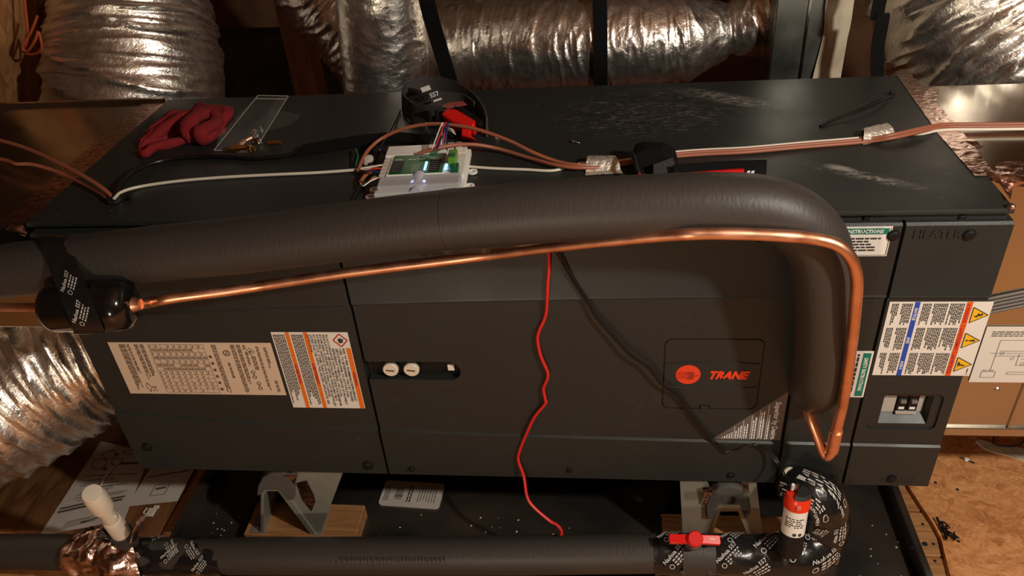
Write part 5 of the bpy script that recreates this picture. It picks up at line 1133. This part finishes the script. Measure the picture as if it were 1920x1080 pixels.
for (cu_, cv_) in ((.42, .115), (.36, .30)):
    g.add([pat(cu_+.035*math.cos(2*math.pi*k/14), cv_+.018*math.sin(2*math.pi*k/14))+V((0, 0, .001)) for k in range(14)], [list(range(14))])
g.build('part_drawings', MATS['grey_ink'], ps, smooth=0, fix=False)
mk2 = [(.05, .30, .95, .10, .004), (.35, .50, .65, .50, .0016), (.35, .78, .65, .78, .0016), (.35, .50, .35, .78, .0016), (.65, .50, .65, .78, .0016), (.40, .62, .60, .58, .007)]
paper('instruction_paper', [(285, 874), (366, 877), (333, 940), (238, 950)], 'smaller printed sheet tucked under the cabinet beside the pan rim', 6, mk2, z=FLOOR-.0003)
cable('white_stick', [T(185, 918, FLOOR+.006), T(195, 898, FLOOR+.006), T(212, 875, FLOOR+.006)], .003, M_WHITEW, 'thin white plastic tube lying on the large instruction sheet', cat='tube')
cp = thing('plastic_clip', T(285, 955, FLOOR), 'small white plastic clip on the plywood beside the pan rim', 'clip'); q = T(284, 962, FLOOR)
MB().box(q.x-.010, q.y-.012, FLOOR, q.x+.010, q.y+.012, FLOOR+.006).build('clip_body', M_PVC, cp, bevel=.002)
MB().box(q.x-.002, q.y+.012, FLOOR, q.x+.012, q.y+.021, FLOOR+.004).build('clip_tab', M_PVC, cp, bevel=.001)
MB().tube(spline([V((q.x-.010, q.y-.006, FLOOR+.003)), V((q.x-.018, q.y-.002, FLOOR+.003)), V((q.x-.016, q.y+.012, FLOOR+.003))], 5), .002, 8).build('clip_hook', M_PVC, cp)

# ================================================================== bits on the OSB decking
ws = [(1829, 829), (1836, 826), (1858, 832), (1880, 834), (1925, 845), (1990, 860), (2000, 900), (1935, 872), (1898, 858), (1864, 850), (1844, 842)]
MB().prism([(T(x, y, ZO).x, T(x, y, ZO).y) for x, y in ws], Fr((0, 0, 0), (1, 0, 0), (0, 1, 0)), ZO, ZO+.004).build('paper_scrap', mat('speckled_white', (.62, .55, .43), .8, bump=(60, .5), var=(25, (.42, .35, .25), .5, .7)), smooth=0, label='pointed white paper scrap on the OSB decking', cat='scrap')
cable('thin_wire_loop', [T(1866, 800, ZO+.03), T(1863, 818, ZO+.012), T(1864, 832, ZO+.009), T(1880, 836, ZO+.008), T(1905, 836, ZO+.008), T(1920, 826, ZO+.01), T(1918, 808, ZO+.02), T(1902, 792, ZO+.03), T(1930, 790, ZO+.03)], .0022, mat('dark_wire', (.05, .03, .02), .5), 'thin dark wire loop on the decking by the paper scrap', cat='wire')
nest = []
R = random.Random(12); q = T(1775, 995, ZO)
for k in range(14): nest.append(V((q.x+R.uniform(-.016, .016), q.y+R.uniform(-.03, .025), ZO+.004+R.uniform(0, .008))))
cable('wire_tangle', nest, .0016, M_BLKW, 'small tangled black wire clump on the decking edge', cat='wire')
for k, (x, y) in enumerate(((1754, 905), (1795, 918), (1734, 1020), (1750, 1020), (1753, 1052), (1730, 983), (1797, 1015))):
    zz = ZO if k in (0, 1, 6) else FLOOR-.001
    q = T(x, y, zz); r_ = .0035 if k != 2 else .006
    MB().lathe([(r_, 0), (r_*.9, .001), (r_*.4, .0018)], q, seg=9).build('dirt_fleck', M_GAP, smooth=40, label='small dark dirt fleck on the bare wood beside the pan', cat='debris', group='dirt flecks beside the pan')
q = T(1812, 863, ZO); sh = thing('wood_chip', q, 'pale chip with a dark nail on the OSB decking', 'debris')
MB().box(q.x-.005, q.y-.004, ZO, q.x+.005, q.y+.004, ZO+.005).build('chip', M_WPL, sh, bevel=.001); cable('nail', [V((q.x-.012, q.y+.006, ZO+.002)), V((q.x+.014, q.y-.010, ZO+.002))], .0016, M_BLKW, None, parent=sh)
q = T(1036, 1082, FLOOR+.026); MB().box(q.x-.012, -.262, FLOOR+.026, q.x+.014, -.225, FLOOR+.05).build('yellow_tool_tip', mat('yellow_plastic', (.75, .42, .01), .4), smooth=0, bevel=.002, label='yellow tool end poking out below the drain pipe', cat='tool')
